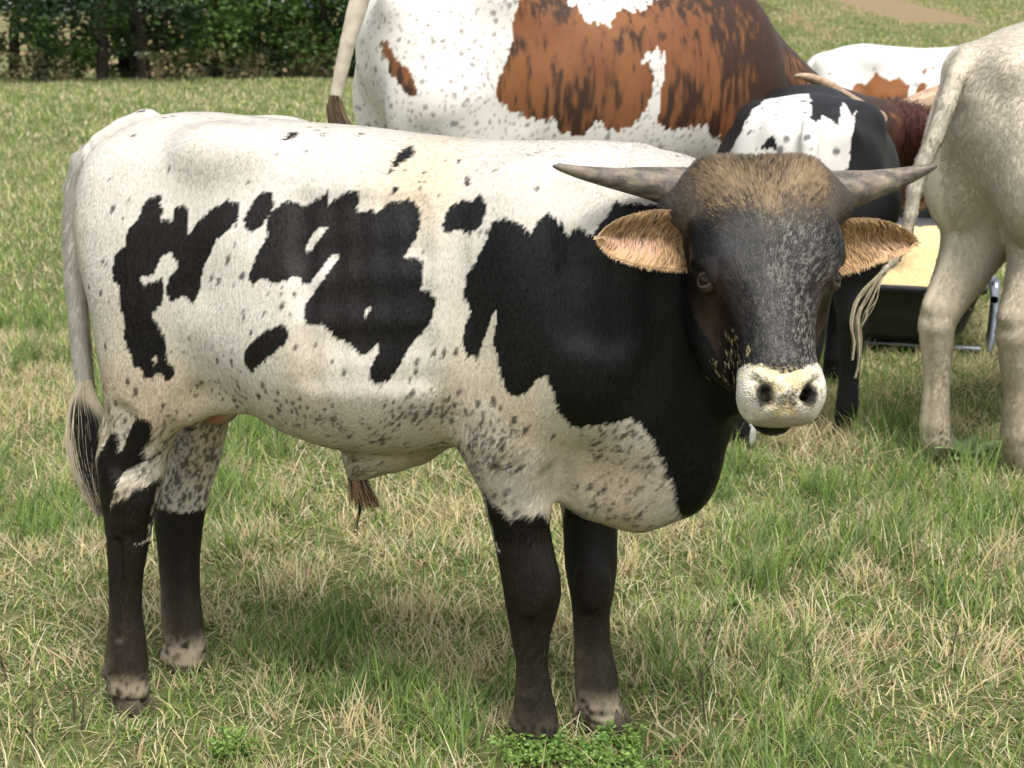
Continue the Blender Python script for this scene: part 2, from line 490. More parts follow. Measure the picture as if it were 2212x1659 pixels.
def ground_material():
    m, n, l, b = new_mat("pasture_turf")
    geo = n.new("ShaderNodeNewGeometry")
    def nz(scale, detail=6, rough=0.6):
        t = n.new("ShaderNodeTexNoise"); t.inputs["Scale"].default_value = scale; t.inputs["Detail"].default_value = detail; t.inputs["Roughness"].default_value = rough
        l.new(geo.outputs["Position"], t.inputs["Vector"]); return t
    def ramp(src, stops):
        r = n.new("ShaderNodeValToRGB"); e = r.color_ramp.elements
        while len(e) < len(stops): e.new(0.5)
        for k, (p, c) in enumerate(stops): e[k].position = p; e[k].color = (*c, 1)
        l.new(src, r.inputs["Fac"]); return r
    fine = ramp(nz(55, 8, 0.7).outputs["Fac"], [(0.30, (0.030, 0.028, 0.012)), (0.50, (0.105, 0.090, 0.042)), (0.72, (0.30, 0.23, 0.13))])
    broad = ramp(nz(0.9, 5).outputs["Fac"], [(0.35, (0.11, 0.18, 0.04)), (0.58, (0.16, 0.20, 0.06)), (0.72, (0.34, 0.28, 0.13))])
    mx = n.new("ShaderNodeMixRGB"); mx.inputs["Fac"].default_value = 0.35
    l.new(fine.outputs[0], mx.inputs["Color1"]); l.new(broad.outputs[0], mx.inputs["Color2"])
    # bare, dry scrapes high on the far slope
    sp = n.new("ShaderNodeSeparateXYZ"); l.new(geo.outputs["Position"], sp.inputs[0])
    mr = n.new("ShaderNodeMapRange"); mr.inputs["From Min"].default_value = 24; mr.inputs["From Max"].default_value = 34; l.new(sp.outputs["Y"], mr.inputs["Value"])
    mp = n.new("ShaderNodeMapping"); mp.inputs["Scale"].default_value = (0.30, 0.14, 0.14); l.new(geo.outputs["Position"], mp.inputs["Vector"])
    pn = n.new("ShaderNodeTexNoise"); pn.inputs["Scale"].default_value = 1.0; pn.inputs["Detail"].default_value = 5; l.new(mp.outputs[0], pn.inputs["Vector"])
    pr = n.new("ShaderNodeMapRange"); pr.inputs["From Min"].default_value = 0.50; pr.inputs["From Max"].default_value = 0.60; l.new(pn.outputs["Fac"], pr.inputs["Value"])
    mu = n.new("ShaderNodeMath"); mu.operation = 'MULTIPLY'; l.new(mr.outputs[0], mu.inputs[0]); l.new(pr.outputs[0], mu.inputs[1])
    m2 = n.new("ShaderNodeMixRGB"); m2.inputs["Color2"].default_value = (0.30, 0.20, 0.115, 1)
    l.new(mu.outputs[0], m2.inputs["Fac"]); l.new(mx.outputs[0], m2.inputs["Color1"])
    # one worn, bare scrape on the rise
    sb = n.new("ShaderNodeVectorMath"); sb.operation = 'SUBTRACT'; sb.inputs[1].default_value = (10.0, 41.0, 0); l.new(geo.outputs["Position"], sb.inputs[0])
    ml = n.new("ShaderNodeVectorMath"); ml.operation = 'MULTIPLY'; ml.inputs[1].default_value = (0.55, 0.17, 0.0); l.new(sb.outputs[0], ml.inputs[0])
    ln = n.new("ShaderNodeVectorMath"); ln.operation = 'LENGTH'; l.new(ml.outputs[0], ln.inputs[0])
    ms = n.new("ShaderNodeMapRange"); ms.inputs["From Min"].default_value = 1.9; ms.inputs["From Max"].default_value = 1.2
    nadd = n.new("ShaderNodeMath"); nadd.operation = 'ADD'; l.new(ln.outputs["Value"], nadd.inputs[0]); l.new(nz(1.3, 6).outputs["Fac"], nadd.inputs[1]); l.new(nadd.outputs[0], ms.inputs["Value"])
    m3 = n.new("ShaderNodeMixRGB"); m3.inputs["Color2"].default_value = (0.25, 0.185, 0.105, 1); l.new(ms.outputs[0], m3.inputs["Fac"]); l.new(m2.outputs[0], m3.inputs["Color1"])
    l.new(m3.outputs[0], b.inputs["Base Color"])
    b.inputs["Roughness"].default_value = 0.95; b.inputs["Specular IOR Level"].default_value = 0.1
    bp = n.new("ShaderNodeBump"); bp.inputs["Strength"].default_value = 0.8; bp.inputs["Distance"].default_value = 0.03
    l.new(nz(40, 6).outputs["Fac"], bp.inputs["Height"]); l.new(bp.outputs["Normal"], b.inputs["Normal"])
    return m

ground = link("pasture", build_ground(), None, ground_material())
set_tags(ground, "green and straw coloured pasture rising to a dry slope", None, None, "structure")

# ------------------------------------------------------------------ grass
def grass_mat():
    m, n, l, b = new_mat("grass_blades")
    n.remove(b)
    def A(nm):
        q = n.new("ShaderNodeAttribute"); q.attribute_name = nm; return q
    gr, st, rn = A("coat"), A("straw"), A("chance")
    geo = n.new("ShaderNodeNewGeometry")
    def nz(scale, detail):
        t = n.new("ShaderNodeTexNoise"); t.inputs["Scale"].default_value = scale; t.inputs["Detail"].default_value = detail
        l.new(geo.outputs["Position"], t.inputs["Vector"]); return t.outputs["Fac"]
    def math_(op, a, b_):
        q = n.new("ShaderNodeMath"); q.operation = op
        for k, v in enumerate((a, b_)):
            if isinstance(v, (int, float)): q.inputs[k].default_value = v
            else: l.new(v, q.inputs[k])
        return q.outputs[0]
    # how dry the turf is here: broad patches and small ones
    dry = math_('ADD', math_('ADD', math_('MULTIPLY', nz(1.1, 3), 0.65), math_('MULTIPLY', nz(0.22, 2), 0.55)), math_('MULTIPLY', nz(5.0, 2), 0.60))      # about 0.9 on average
    mr = n.new("ShaderNodeMapRange"); mr.inputs["From Min"].default_value = 0.60; mr.inputs["From Max"].default_value = 1.18; mr.inputs["To Min"].default_value = 0.10; mr.inputs["To Max"].default_value = 0.80
    l.new(dry, mr.inputs["Value"])
    fac = math_('LESS_THAN', rn.outputs["Fac"], mr.outputs[0])
    mx = n.new("ShaderNodeMixRGB"); l.new(fac, mx.inputs["Fac"]); l.new(gr.outputs["Color"], mx.inputs["Color1"]); l.new(st.outputs["Color"], mx.inputs["Color2"])
    # blades scatter light through the sward: soften their facing towards the sky
    va = n.new("ShaderNodeVectorMath"); va.operation = 'ADD'; va.inputs[1].default_value = (0, 0, 0.65); l.new(geo.outputs["Normal"], va.inputs[0])
    vn = n.new("ShaderNodeVectorMath"); vn.operation = 'NORMALIZE'; l.new(va.outputs[0], vn.inputs[0])
    d = n.new("ShaderNodeBsdfDiffuse"); t = n.new("ShaderNodeBsdfTranslucent"); l.new(vn.outputs[0], d.inputs["Normal"])
    l.new(mx.outputs[0], d.inputs["Color"]); l.new(mx.outputs[0], t.inputs["Color"])
    m1 = n.new("ShaderNodeMixShader"); m1.inputs[0].default_value = 0.34
    l.new(d.outputs[0], m1.inputs[1]); l.new(t.outputs[0], m1.inputs[2])
    l.new(m1.outputs[0], n["Material Output"].inputs["Surface"])
    return m
M_GRASS = grass_mat()

GREENS = np.array([(0.150, 0.240, 0.050), (0.185, 0.275, 0.070), (0.255, 0.325, 0.105), (0.095, 0.170, 0.045), (0.210, 0.280, 0.120)])
STRAWS = np.array([(0.70, 0.58, 0.34), (0.60, 0.49, 0.27), (0.74, 0.66, 0.44), (0.50, 0.46, 0.22), (0.46, 0.33, 0.20)])

def blades_mesh(name, pos, h0, h1, lean0, lean1, wid, rng, curl=0.8, seg=2, chance=None, kink=0.5):
    """many blades at once; lean 0 = upright, 1.5 = lying"""
    n = len(pos)
    L = rng.uniform(h0, h1, n) * rng.uniform(0.7, 1.0, n); lean = rng.uniform(lean0, lean1, n)
    az = rng.uniform(0, 2 * np.pi, n); w = wid * rng.uniform(0.55, 1.3, n); fa = az + np.pi / 2 + rng.normal(0, 0.6, n)
    side = np.stack([np.cos(fa), np.sin(fa), np.zeros(n)], 1)
    p = np.concatenate([pos, np.full((n, 1), -0.003)], 1); ang = lean.copy(); rows = []
    for k in range(seg + 1):
        f = k / seg; ww = (w * (1 - f ** 1.5) * 0.5 + 0.00025)[:, None]
        rows.append(p - side * ww); rows.append(p + side * ww)
        dv = np.stack([np.cos(az) * np.sin(ang), np.sin(az) * np.sin(ang), np.cos(ang)], 1)
        p = p + dv * (L / seg)[:, None]; p[:, 2] = np.maximum(p[:, 2], 0.003 + 0.012 * rng.random(n))
        ang = ang + curl * rng.uniform(0.2, 1.2, n) / seg * np.where(ang < 1.4, 1, 0.1); az = az + rng.normal(0, kink, n) / seg
    V = np.stack(rows, 1).reshape(-1, 3); m = 2 * (seg + 1)
    i0 = (np.arange(n) * m)[:, None]
    F = np.concatenate([np.concatenate([i0 + 2 * k, i0 + 2 * k + 1, i0 + 2 * k + 3, i0 + 2 * k + 2], 1) for k in range(seg)])
    me = np_mesh(name, V, F, smooth=False)
    g = GREENS[rng.integers(0, 5, n)] * rng.uniform(0.7, 1.25, (n, 1)); s_ = STRAWS[rng.integers(0, 5, n)] * rng.uniform(0.75, 1.15, (n, 1))
    set_color(me, "coat", np.repeat(g, m, 0)); set_color(me, "straw", np.repeat(s_, m, 0))
    ch = rng.random(n) if chance is None else chance(lean, rng)
    a = me.attributes.new("chance", 'FLOAT', 'POINT'); a.data.foreach_set("value", np.repeat(ch, m).astype(np.float32))
    me.materials.append(M_GRASS)
    return me

def scatter_object(name, pts, idx, rotz, scl, tint, meshes, label):
    """one object whose points carry instances of the given tuft meshes"""
    col = bpy.data.collections.new(name + "_tufts")
    for k, me in enumerate(meshes):
        o = bpy.data.objects.new("tuft_%03d" % k, me); col.objects.link(o)
    me = bpy.data.meshes.new(name)
    me.vertices.add(len(pts)); me.vertices.foreach_set("co", np.ascontiguousarray(pts, np.float32).ravel())
    for nm, ty, v in (("pick", 'INT', idx.astype(np.int32)), ("scl", 'FLOAT', scl.astype(np.float32))):
        a = me.attributes.new(nm, ty, 'POINT'); a.data.foreach_set("value", v)
    a = me.attributes.new("rot", 'FLOAT_VECTOR', 'POINT')
    rv = np.ascontiguousarray(rotz, np.float32)
    a.data.foreach_set("vector", rv.ravel())
    set_color(me, "tint", tint)
    o = link(name, me)
    ng = bpy.data.node_groups.new(name + "_scatter", 'GeometryNodeTree')
    ng.interface.new_socket("Geometry", in_out='INPUT', socket_type='NodeSocketGeometry')
    ng.interface.new_socket("Geometry", in_out='OUTPUT', socket_type='NodeSocketGeometry')
    N, Lk = ng.nodes, ng.links
    gi, go = N.new("NodeGroupInput"), N.new("NodeGroupOutput")
    ip = N.new("GeometryNodeInstanceOnPoints"); ci = N.new("GeometryNodeCollectionInfo")
    ci.inputs["Collection"].default_value = col; ci.inputs["Separate Children"].default_value = True; ci.inputs["Reset Children"].default_value = True
    def attr(nm, ty):
        a = N.new("GeometryNodeInputNamedAttribute"); a.data_type = ty; a.inputs["Name"].default_value = nm; return a.outputs["Attribute"]
    ip.inputs["Pick Instance"].default_value = True
    Lk.new(gi.outputs[0], ip.inputs["Points"]); Lk.new(ci.outputs[0], ip.inputs["Instance"])
    Lk.new(attr("pick", 'INT'), ip.inputs["Instance Index"]); Lk.new(attr("rot", 'FLOAT_VECTOR'), ip.inputs["Rotation"]); Lk.new(attr("scl", 'FLOAT'), ip.inputs["Scale"])
    Lk.new(ip.outputs[0], go.inputs[0])
    md = o.modifiers.new("scatter", 'NODES'); md.node_group = ng
    return set_tags(o, label, None, None, "stuff")

def build_grass():
    rng = np.random.default_rng(21)
    lying = lambda lean, r: np.clip(r.random(len(lean)) * 1.05 - 0.28 * (lean - 0.8), 0, 1)      # lying blades are drier
    meshes = []
    def tiles(name, size, n, parts, var):
        i0 = len(meshes)
        for v in range(var):
            bm_ = []
            pos = (rng.random((n, 2)) - 0.5) * size * 1.04
            # clump the positions a little
            c = (rng.random((max(8, n // 45), 2)) - 0.5) * size; k = rng.integers(0, len(c), n); g = rng.random(n) < 0.45
            pos[g] = c[k[g]] + rng.normal(0, 0.022 * size / 0.6, (g.sum(), 2))
            meshes.append(blades_mesh(name, pos, *parts, rng, seg=2, chance=lying))
        return i0
    t_near = tiles("turf_tile", 0.6, 2600, (0.028, 0.090, 0.25, 1.55, 0.0036), 6)
    t_mid = tiles("field_tile", 1.5, 4200, (0.035, 0.10, 0.1, 1.3, 0.0065), 4)
    t_far = tiles("slope_tile", 2.0, 1500, (0.06, 0.14, 0.1, 1.1, 0.016), 3)
    def tuft(name, n, rad, args, chance, seg=3):
        a, r = rng.uniform(0, 6.28, n), rad * np.sqrt(rng.random(n))
        meshes.append(blades_mesh(name, np.stack([r * np.cos(a), r * np.sin(a)], 1), *args, rng, seg=seg, chance=chance)); return len(meshes) - 1
    tall = [tuft("tall_tuft", 46, 0.05, (0.07, 0.17, 0.05, 0.75, 0.0036), lambda l, r: 0.45 + 0.55 * r.random(len(l))) for _ in range(4)]
    stalk = [tuft("straw_stalk", 6, 0.07, (0.10, 0.26, 0.6, 1.5, 0.0028), lambda l, r: np.zeros(len(l)), 4) for _ in range(4)]
    drytuft = [tuft("dry_tuft", 40, 0.06, (0.05, 0.12, 0.2, 1.2, 0.0026), lambda l, r: 0.05 * r.random(len(l))) for _ in range(3)]
    P, I, R_, S = [], [], [], []
    def grid(y0, y1, size, margin, i0, var):
        for y in np.arange(y0 + size / 2, y1, size):
            hw = 0.36 * y + margin + size
            for x in np.arange(-math.ceil(hw / size) * size, hw, size):
                if y > 30 and ((x - 10) * .55) ** 2 + ((y - 41) * .17) ** 2 < 0.55: continue
                zc, zx, zy = ground_z(np.array([x, x + .5, x]), np.array([y, y, y + .5]))
                flat_ = size < 1
                P.append((x, y, float(zc))); I.append(i0 + rng.integers(var)); S.append(1.0)
                R_.append((0, 0, rng.integers(4) * math.pi / 2) if flat_ else (math.atan((zy - zc) / .5), -math.atan((zx - zc) / .5), 0))
    grid(1.8, 7.2, 0.6, 0.5, t_near, 6); grid(7.2, 16.2, 1.5, 1.0, t_mid, 4); grid(16.2, 58.2, 2.0, 3.0, t_far, 3)
    def loose(n, y0, y1, ids, thr, seed, s0, s1):
        y = rng.uniform(y0, y1, n); x = rng.uniform(-1, 1, n) * (0.36 * y1 + 0.6)
        k = vnoise(np.stack([x, y, 0 * x], 1), 0.45, seed, 2) > thr
        for fx, fy in ((-0.78, 2.87), (-0.69, 3.05), (0.06, 2.72), (0.20, 2.76)): k &= (x - fx) ** 2 + (y - fy + 0.06) ** 2 > 0.16 ** 2      # trampled round the hooves
        x, y = x[k], y[k]
        for a, b in zip(x, y):
            P.append((a, b, float(ground_z(np.array([a]), np.array([b]))[0]))); I.append(ids[rng.integers(len(ids))]); R_.append((0, 0, rng.uniform(0, 6.28))); S.append(rng.uniform(s0, s1))
    loose(3600, 2.0, 7.0, tall, 0.55, 401, 0.6, 1.2)
    loose(1500, 2.0, 7.0, stalk, 0.30, 402, 0.6, 1.25)
    loose(2200, 2.0, 7.0, drytuft, 0.52, 403, 0.7, 1.3)
    n = len(P)
    scatter_object("grass", np.array(P), np.array(I), np.array(R_), np.array(S), np.ones((n, 3)), meshes, "short green and straw grass covering the pasture")
build_grass()
# ================================================================== row of trees beyond the pasture
def leaf_mat(name, c1, c2):
    m, n, l, b = new_mat(name); n.remove(b)
    at = n.new("ShaderNodeAttribute"); at.attribute_name = "coat"
    d = n.new("ShaderNodeBsdfDiffuse"); t = n.new("ShaderNodeBsdfTranslucent"); g = n.new("ShaderNodeBsdfGlossy"); g.inputs["Roughness"].default_value = 0.4
    g.inputs["Color"].default_value = (0.5, 0.55, 0.5, 1)
    l.new(at.outputs["Color"], d.inputs["Color"]); l.new(at.outputs["Color"], t.inputs["Color"])
    m1 = n.new("ShaderNodeMixShader"); m1.inputs[0].default_value = 0.3; l.new(d.outputs[0], m1.inputs[1]); l.new(t.outputs[0], m1.inputs[2])
    m2 = n.new("ShaderNodeMixShader"); m2.inputs[0].default_value = 0.04; l.new(m1.outputs[0], m2.inputs[1]); l.new(g.outputs[0], m2.inputs[2])
    l.new(m2.outputs[0], n["Material Output"].inputs["Surface"])
    return m
M_LEAF = leaf_mat("tree_leaves", None, None)
M_BARK = noise_mat("tree_bark", (0.016, 0.013, 0.010), (0.045, 0.036, 0.027), 12, 0.9, 0.15, 0.6, 30)

def leaves_mesh(name, centers, radii, per, size, cols, rng, flat=0.75):
    """leaf-sized quads around many twig centres"""
    n = len(centers) * per
    c = np.repeat(centers, per, 0); r = np.repeat(radii, per)
    g = rng.normal(0, 1, (n, 3)); g /= np.linalg.norm(g, axis=1, keepdims=True)
    p = c + g * (r * rng.random(n) ** 0.45)[:, None] * [1, 1, flat]
    a = rng.normal(0, 1, (n, 3)); a[:, 2] *= 0.5; a /= np.linalg.norm(a, axis=1, keepdims=True)
    b = np.cross(a, rng.normal(0, 1, (n, 3))); b /= np.linalg.norm(b, axis=1, keepdims=True)
    L = size * rng.uniform(0.6, 1.3, n)[:, None]; W = L * 0.48
    V = np.stack([p - a * L * .5, p + b * W * .5 - a * L * .05, p + a * L * .5, p - b * W * .5 - a * L * .05], 1).reshape(-1, 3)
    F = np.arange(n * 4).reshape(-1, 4)
    me = np_mesh(name, V, F, smooth=False)
    base = np.array(cols)[rng.integers(0, len(cols), len(centers))]
    base = np.repeat(base, per, 0) * rng.uniform(0.75, 1.3, (n, 1))
    set_color(me, "coat", np.repeat(base, 4, 0)); me.materials.append(M_LEAF)
    return me

def tree_parts(rng, height, spread, low, cols, trunk_r, clusters=170, per=46, leaf=0.12):
    # trunk with limbs
    bmv, bmf = [], []
    def limb(pts, seg=7):
        pts = np.array(pts, float); i0 = len(bmv)
        for i, q in enumerate(pts):
            t = pts[min(i + 1, len(pts) - 1), :3] - pts[max(i - 1, 0), :3]; t /= np.linalg.norm(t)
            a = np.cross(t, [0.3, 0.9, 0.2]); a /= np.linalg.norm(a); b = np.cross(t, a)
            for k in range(seg):
                an = 2 * math.pi * k / seg; bmv.append(q[:3] + q[3] * (math.cos(an) * a + math.sin(an) * b))
        for i in range(len(pts) - 1):
            for k in range(seg):
                bmf.append((i0 + i * seg + k, i0 + i * seg + (k + 1) % seg, i0 + (i + 1) * seg + (k + 1) % seg, i0 + (i + 1) * seg + k))
    tp = [(0, 0, -0.3, trunk_r * 1.5), (0, 0, 0.12, trunk_r * 1.1)]
    x = y = 0
    for k in range(1, 7):
        x += rng.normal(0, 0.10); y += rng.normal(0, 0.10)
        tp.append((x, y, height * 0.8 * k / 6, trunk_r * (1 - 0.14 * k)))
    limb(tp, 9)
    tp = np.array(tp)
    cen, rad = [], []
    for k in range(clusters):
        a = rng.uniform(0, 2 * math.pi); z = low + (height - low) * rng.random() ** 0.85
        f = (z - low) / (height - low); prof = spread * (0.55 + 0.6 * math.sin(math.pi * min(1, 0.25 + 0.75 * f)))
        r = prof * math.sqrt(rng.random()) * (0.75 + 0.25 * math.sin(3 * a + height))
        cen.append((r * math.cos(a), r * math.sin(a), z)); rad.append(rng.uniform(0.28, 0.55))
    cen = np.array(cen)
    for k in rng.choice(clusters, 16, replace=False):
        c = cen[k]; z0 = max(0.5, c[2] * 0.6 - 0.2); i = np.interp(z0, tp[:, 2], np.arange(len(tp))); j = int(i)
        b = tp[j, :3] + (tp[min(j + 1, len(tp) - 1), :3] - tp[j, :3]) * (i - j)
        mid = (b + c) / 2 + rng.normal(0, 0.12, 3)
        limb([(*b, trunk_r * 0.35), (*mid, trunk_r * 0.2), (*c, 0.012)], 5)
    me = np_mesh("trunk", np.array(bmv), np.array(bmf)); me.materials.append(M_BARK)
    return me, leaves_mesh("crown", cen, np.array(rad), per, leaf, cols, rng)

DKG = [(0.022, 0.048, 0.014), (0.030, 0.062, 0.018), (0.040, 0.078, 0.020), (0.018, 0.038, 0.014)]
MDG = [(0.065, 0.130, 0.026), (0.085, 0.160, 0.034), (0.050, 0.100, 0.022), (0.10, 0.165, 0.040)]
OLG = [(0.070, 0.100, 0.028), (0.055, 0.085, 0.024), (0.090, 0.110, 0.035)]

def build_trees():
    rng = np.random.default_rng(77)
    kinds = {'dark': tree_parts(rng, 6.8, 2.1, 0.50, DKG + MDG[:1], 0.10, 220), 'mid': tree_parts(rng, 6.0, 2.0, 0.30, MDG, 0.09, 210), 'tall': tree_parts(rng, 8.5, 2.4, 0.75, DKG + MDG[:1], 0.12, 260), 'back': tree_parts(rng, 8.0, 2.7, 0.3, DKG, 0.16, 230, 40, 0.17)}
    lab = {'dark': "dark green leafy tree with low boughs in the row at the pasture edge",
           'mid': "brighter green bushy tree in the row at the pasture edge",
           'tall': "taller dark tree with a bare lower trunk in the row at the pasture edge",
           'back': "darkest green leafy tree standing behind the front row of trees"}
    spots_ = [(-11.6, 31.6, 'dark'), (-9.9, 31.0, 'dark'), (-8.05, 30.6, 'tall'), (-7.3, 30.9, 'tall'), (-6.05, 32.0, 'mid'), (-4.9, 32.6, 'mid'), (-3.9, 33.2, 'dark'), (-2.6, 33.6, 'tall'), (-0.9, 34.2, 'dark'), (0.9, 34.8, 'mid'),
              (-14.0, 36.5, 'back'), (-11.2, 37.0, 'back'), (-8.6, 36.0, 'back'), (-6.2, 37.2, 'back'), (-3.8, 37.6, 'back'), (-1.2, 38.4, 'back'), (1.4, 39.0, 'back'), (-9.9, 40.0, 'back'), (-4.9, 41.0, 'back'), (-7.2, 40.5, 'back')]
    for x, y, k in spots_:
        z = float(ground_z(np.array([x]), np.array([y]))[0])
        t = empty("broadleaf_tree", (x, y, z), rng.uniform(0, 6.28), lab[k], "tree", "trees in the " + ("second row" if k == 'back' else "front row") + " beyond the pasture")
        s = rng.uniform(0.9, 1.12); t.scale = (s, s, s)
        link("trunk", kinds[k][0], t); link("crown", kinds[k][1], t)
    # undergrowth at their feet
    def shrub(w, h, cols, size, n):
        cen = np.stack([rng.normal(0, w * .4, n), rng.normal(0, w * .3, n), rng.random(n) * h], 1)
        return leaves_mesh("foliage", cen, np.full(n, 0.20), 40, size, cols, rng)
    def stems(w, h):
        V, Fq = [], []
        for k in range(7):
            a = rng.uniform(0, 6.28); t = np.array([math.cos(a) * w * .5, math.sin(a) * w * .4, h * .8]); i0 = len(V)
            for f, r in ((0, .014), (1, .004)):
                for q in range(4): V.append(t * f + np.array([math.cos(q * 1.57) * r, math.sin(q * 1.57) * r, -0.1 * (1 - f)]))
            for q in range(4): Fq.append((i0 + q, i0 + (q + 1) % 4, i0 + 4 + (q + 1) % 4, i0 + 4 + q))
        me = np_mesh("stem", np.array(V), np.array(Fq)); me.materials.append(M_BARK); return me
    sk = [(shrub(1.1, 0.8, MDG, 0.10, 26), stems(1.1, .8)), (shrub(0.9, 0.55, [(0.20, 0.15, 0.085), (0.14, 0.11, 0.06), (0.09, 0.10, 0.04)], 0.09, 20), stems(.9, .55)), (shrub(1.0, 0.7, OLG, 0.09, 22), stems(1, .7))]
    sl = ["low bright green shrub at the foot of the tree row", "low dry brownish bush at the foot of the tree row", "low olive green shrub at the foot of the tree row"]
    for x, y, k in [(-10.7, 30.4, 2), (-9.2, 30.2, 1), (-8.7, 31.2, 0), (-6.8, 30.8, 1), (-5.6, 31.4, 1), (-5.2, 32.2, 2), (-4.2, 32.6, 1), (-3.2, 33.2, 0), (-2.0, 33.4, 2), (-11.4, 31.0, 0), (-7.7, 33.0, 2), (-6.4, 34.0, 1), (-9.6, 33.2, 0), (-4.5, 35.0, 2)]:
        t = empty("shrub", (x, y, float(ground_z(np.array([x]), np.array([y]))[0])), rng.uniform(0, 6.28), sl[k], "shrub", "undergrowth below the tree row")
        link("foliage", sk[k][0], t); link("stem", sk[k][1], t)
build_trees()
# ================================================================== the young bull in front
BF = Frame(-0.31, 2.88, -14.5)

def leg_loft(F, fr, rows, latc, lath, k=0.03, p=2.1, cap=0.02, lat_plane=None):
    """rows: (py, xl, xr) pixel outline; latc/lath per row"""
    t, a0, a1, b0, b1 = [], [], [], [], []
    for (y, xl, xr), c, hw in zip(rows, latc, lath):
        lp = c if lat_plane is None else lat_plane
        L, R_ = fr.px(xl, y, lp), fr.px(xr, y, lp)
        t.append((L[2] + R_[2]) / 2); a0.append(L[0]); a1.append(R_[0]); b0.append(c - hw); b1.append(c + hw)
    o = np.argsort(t)
    g = lambda v: np.array(v)[o]
    F.loft((0, 0, 0), [(0, 0, 1), (1, 0, 0), (0, 1, 0)], g(t), g(a0), g(a1), g(b0), g(b1), p=p, k=k, cap=cap)

def hitp(F, fr, x, y):
    """first point of the field's surface along a pixel's line of sight"""
    o, d = fr.local(CAMP), fr.M @ ray(x, y); d = d / np.linalg.norm(d)
    for t in np.arange(2.0, 3.6, 0.004):
        q = o + d * t; i = np.round((q - F.lo) / F.h).astype(int)
        if (i >= 0).all() and (i < F.n).all() and F.a[tuple(i)] < 0: return q
    return fr.px(x, y, -0.1)

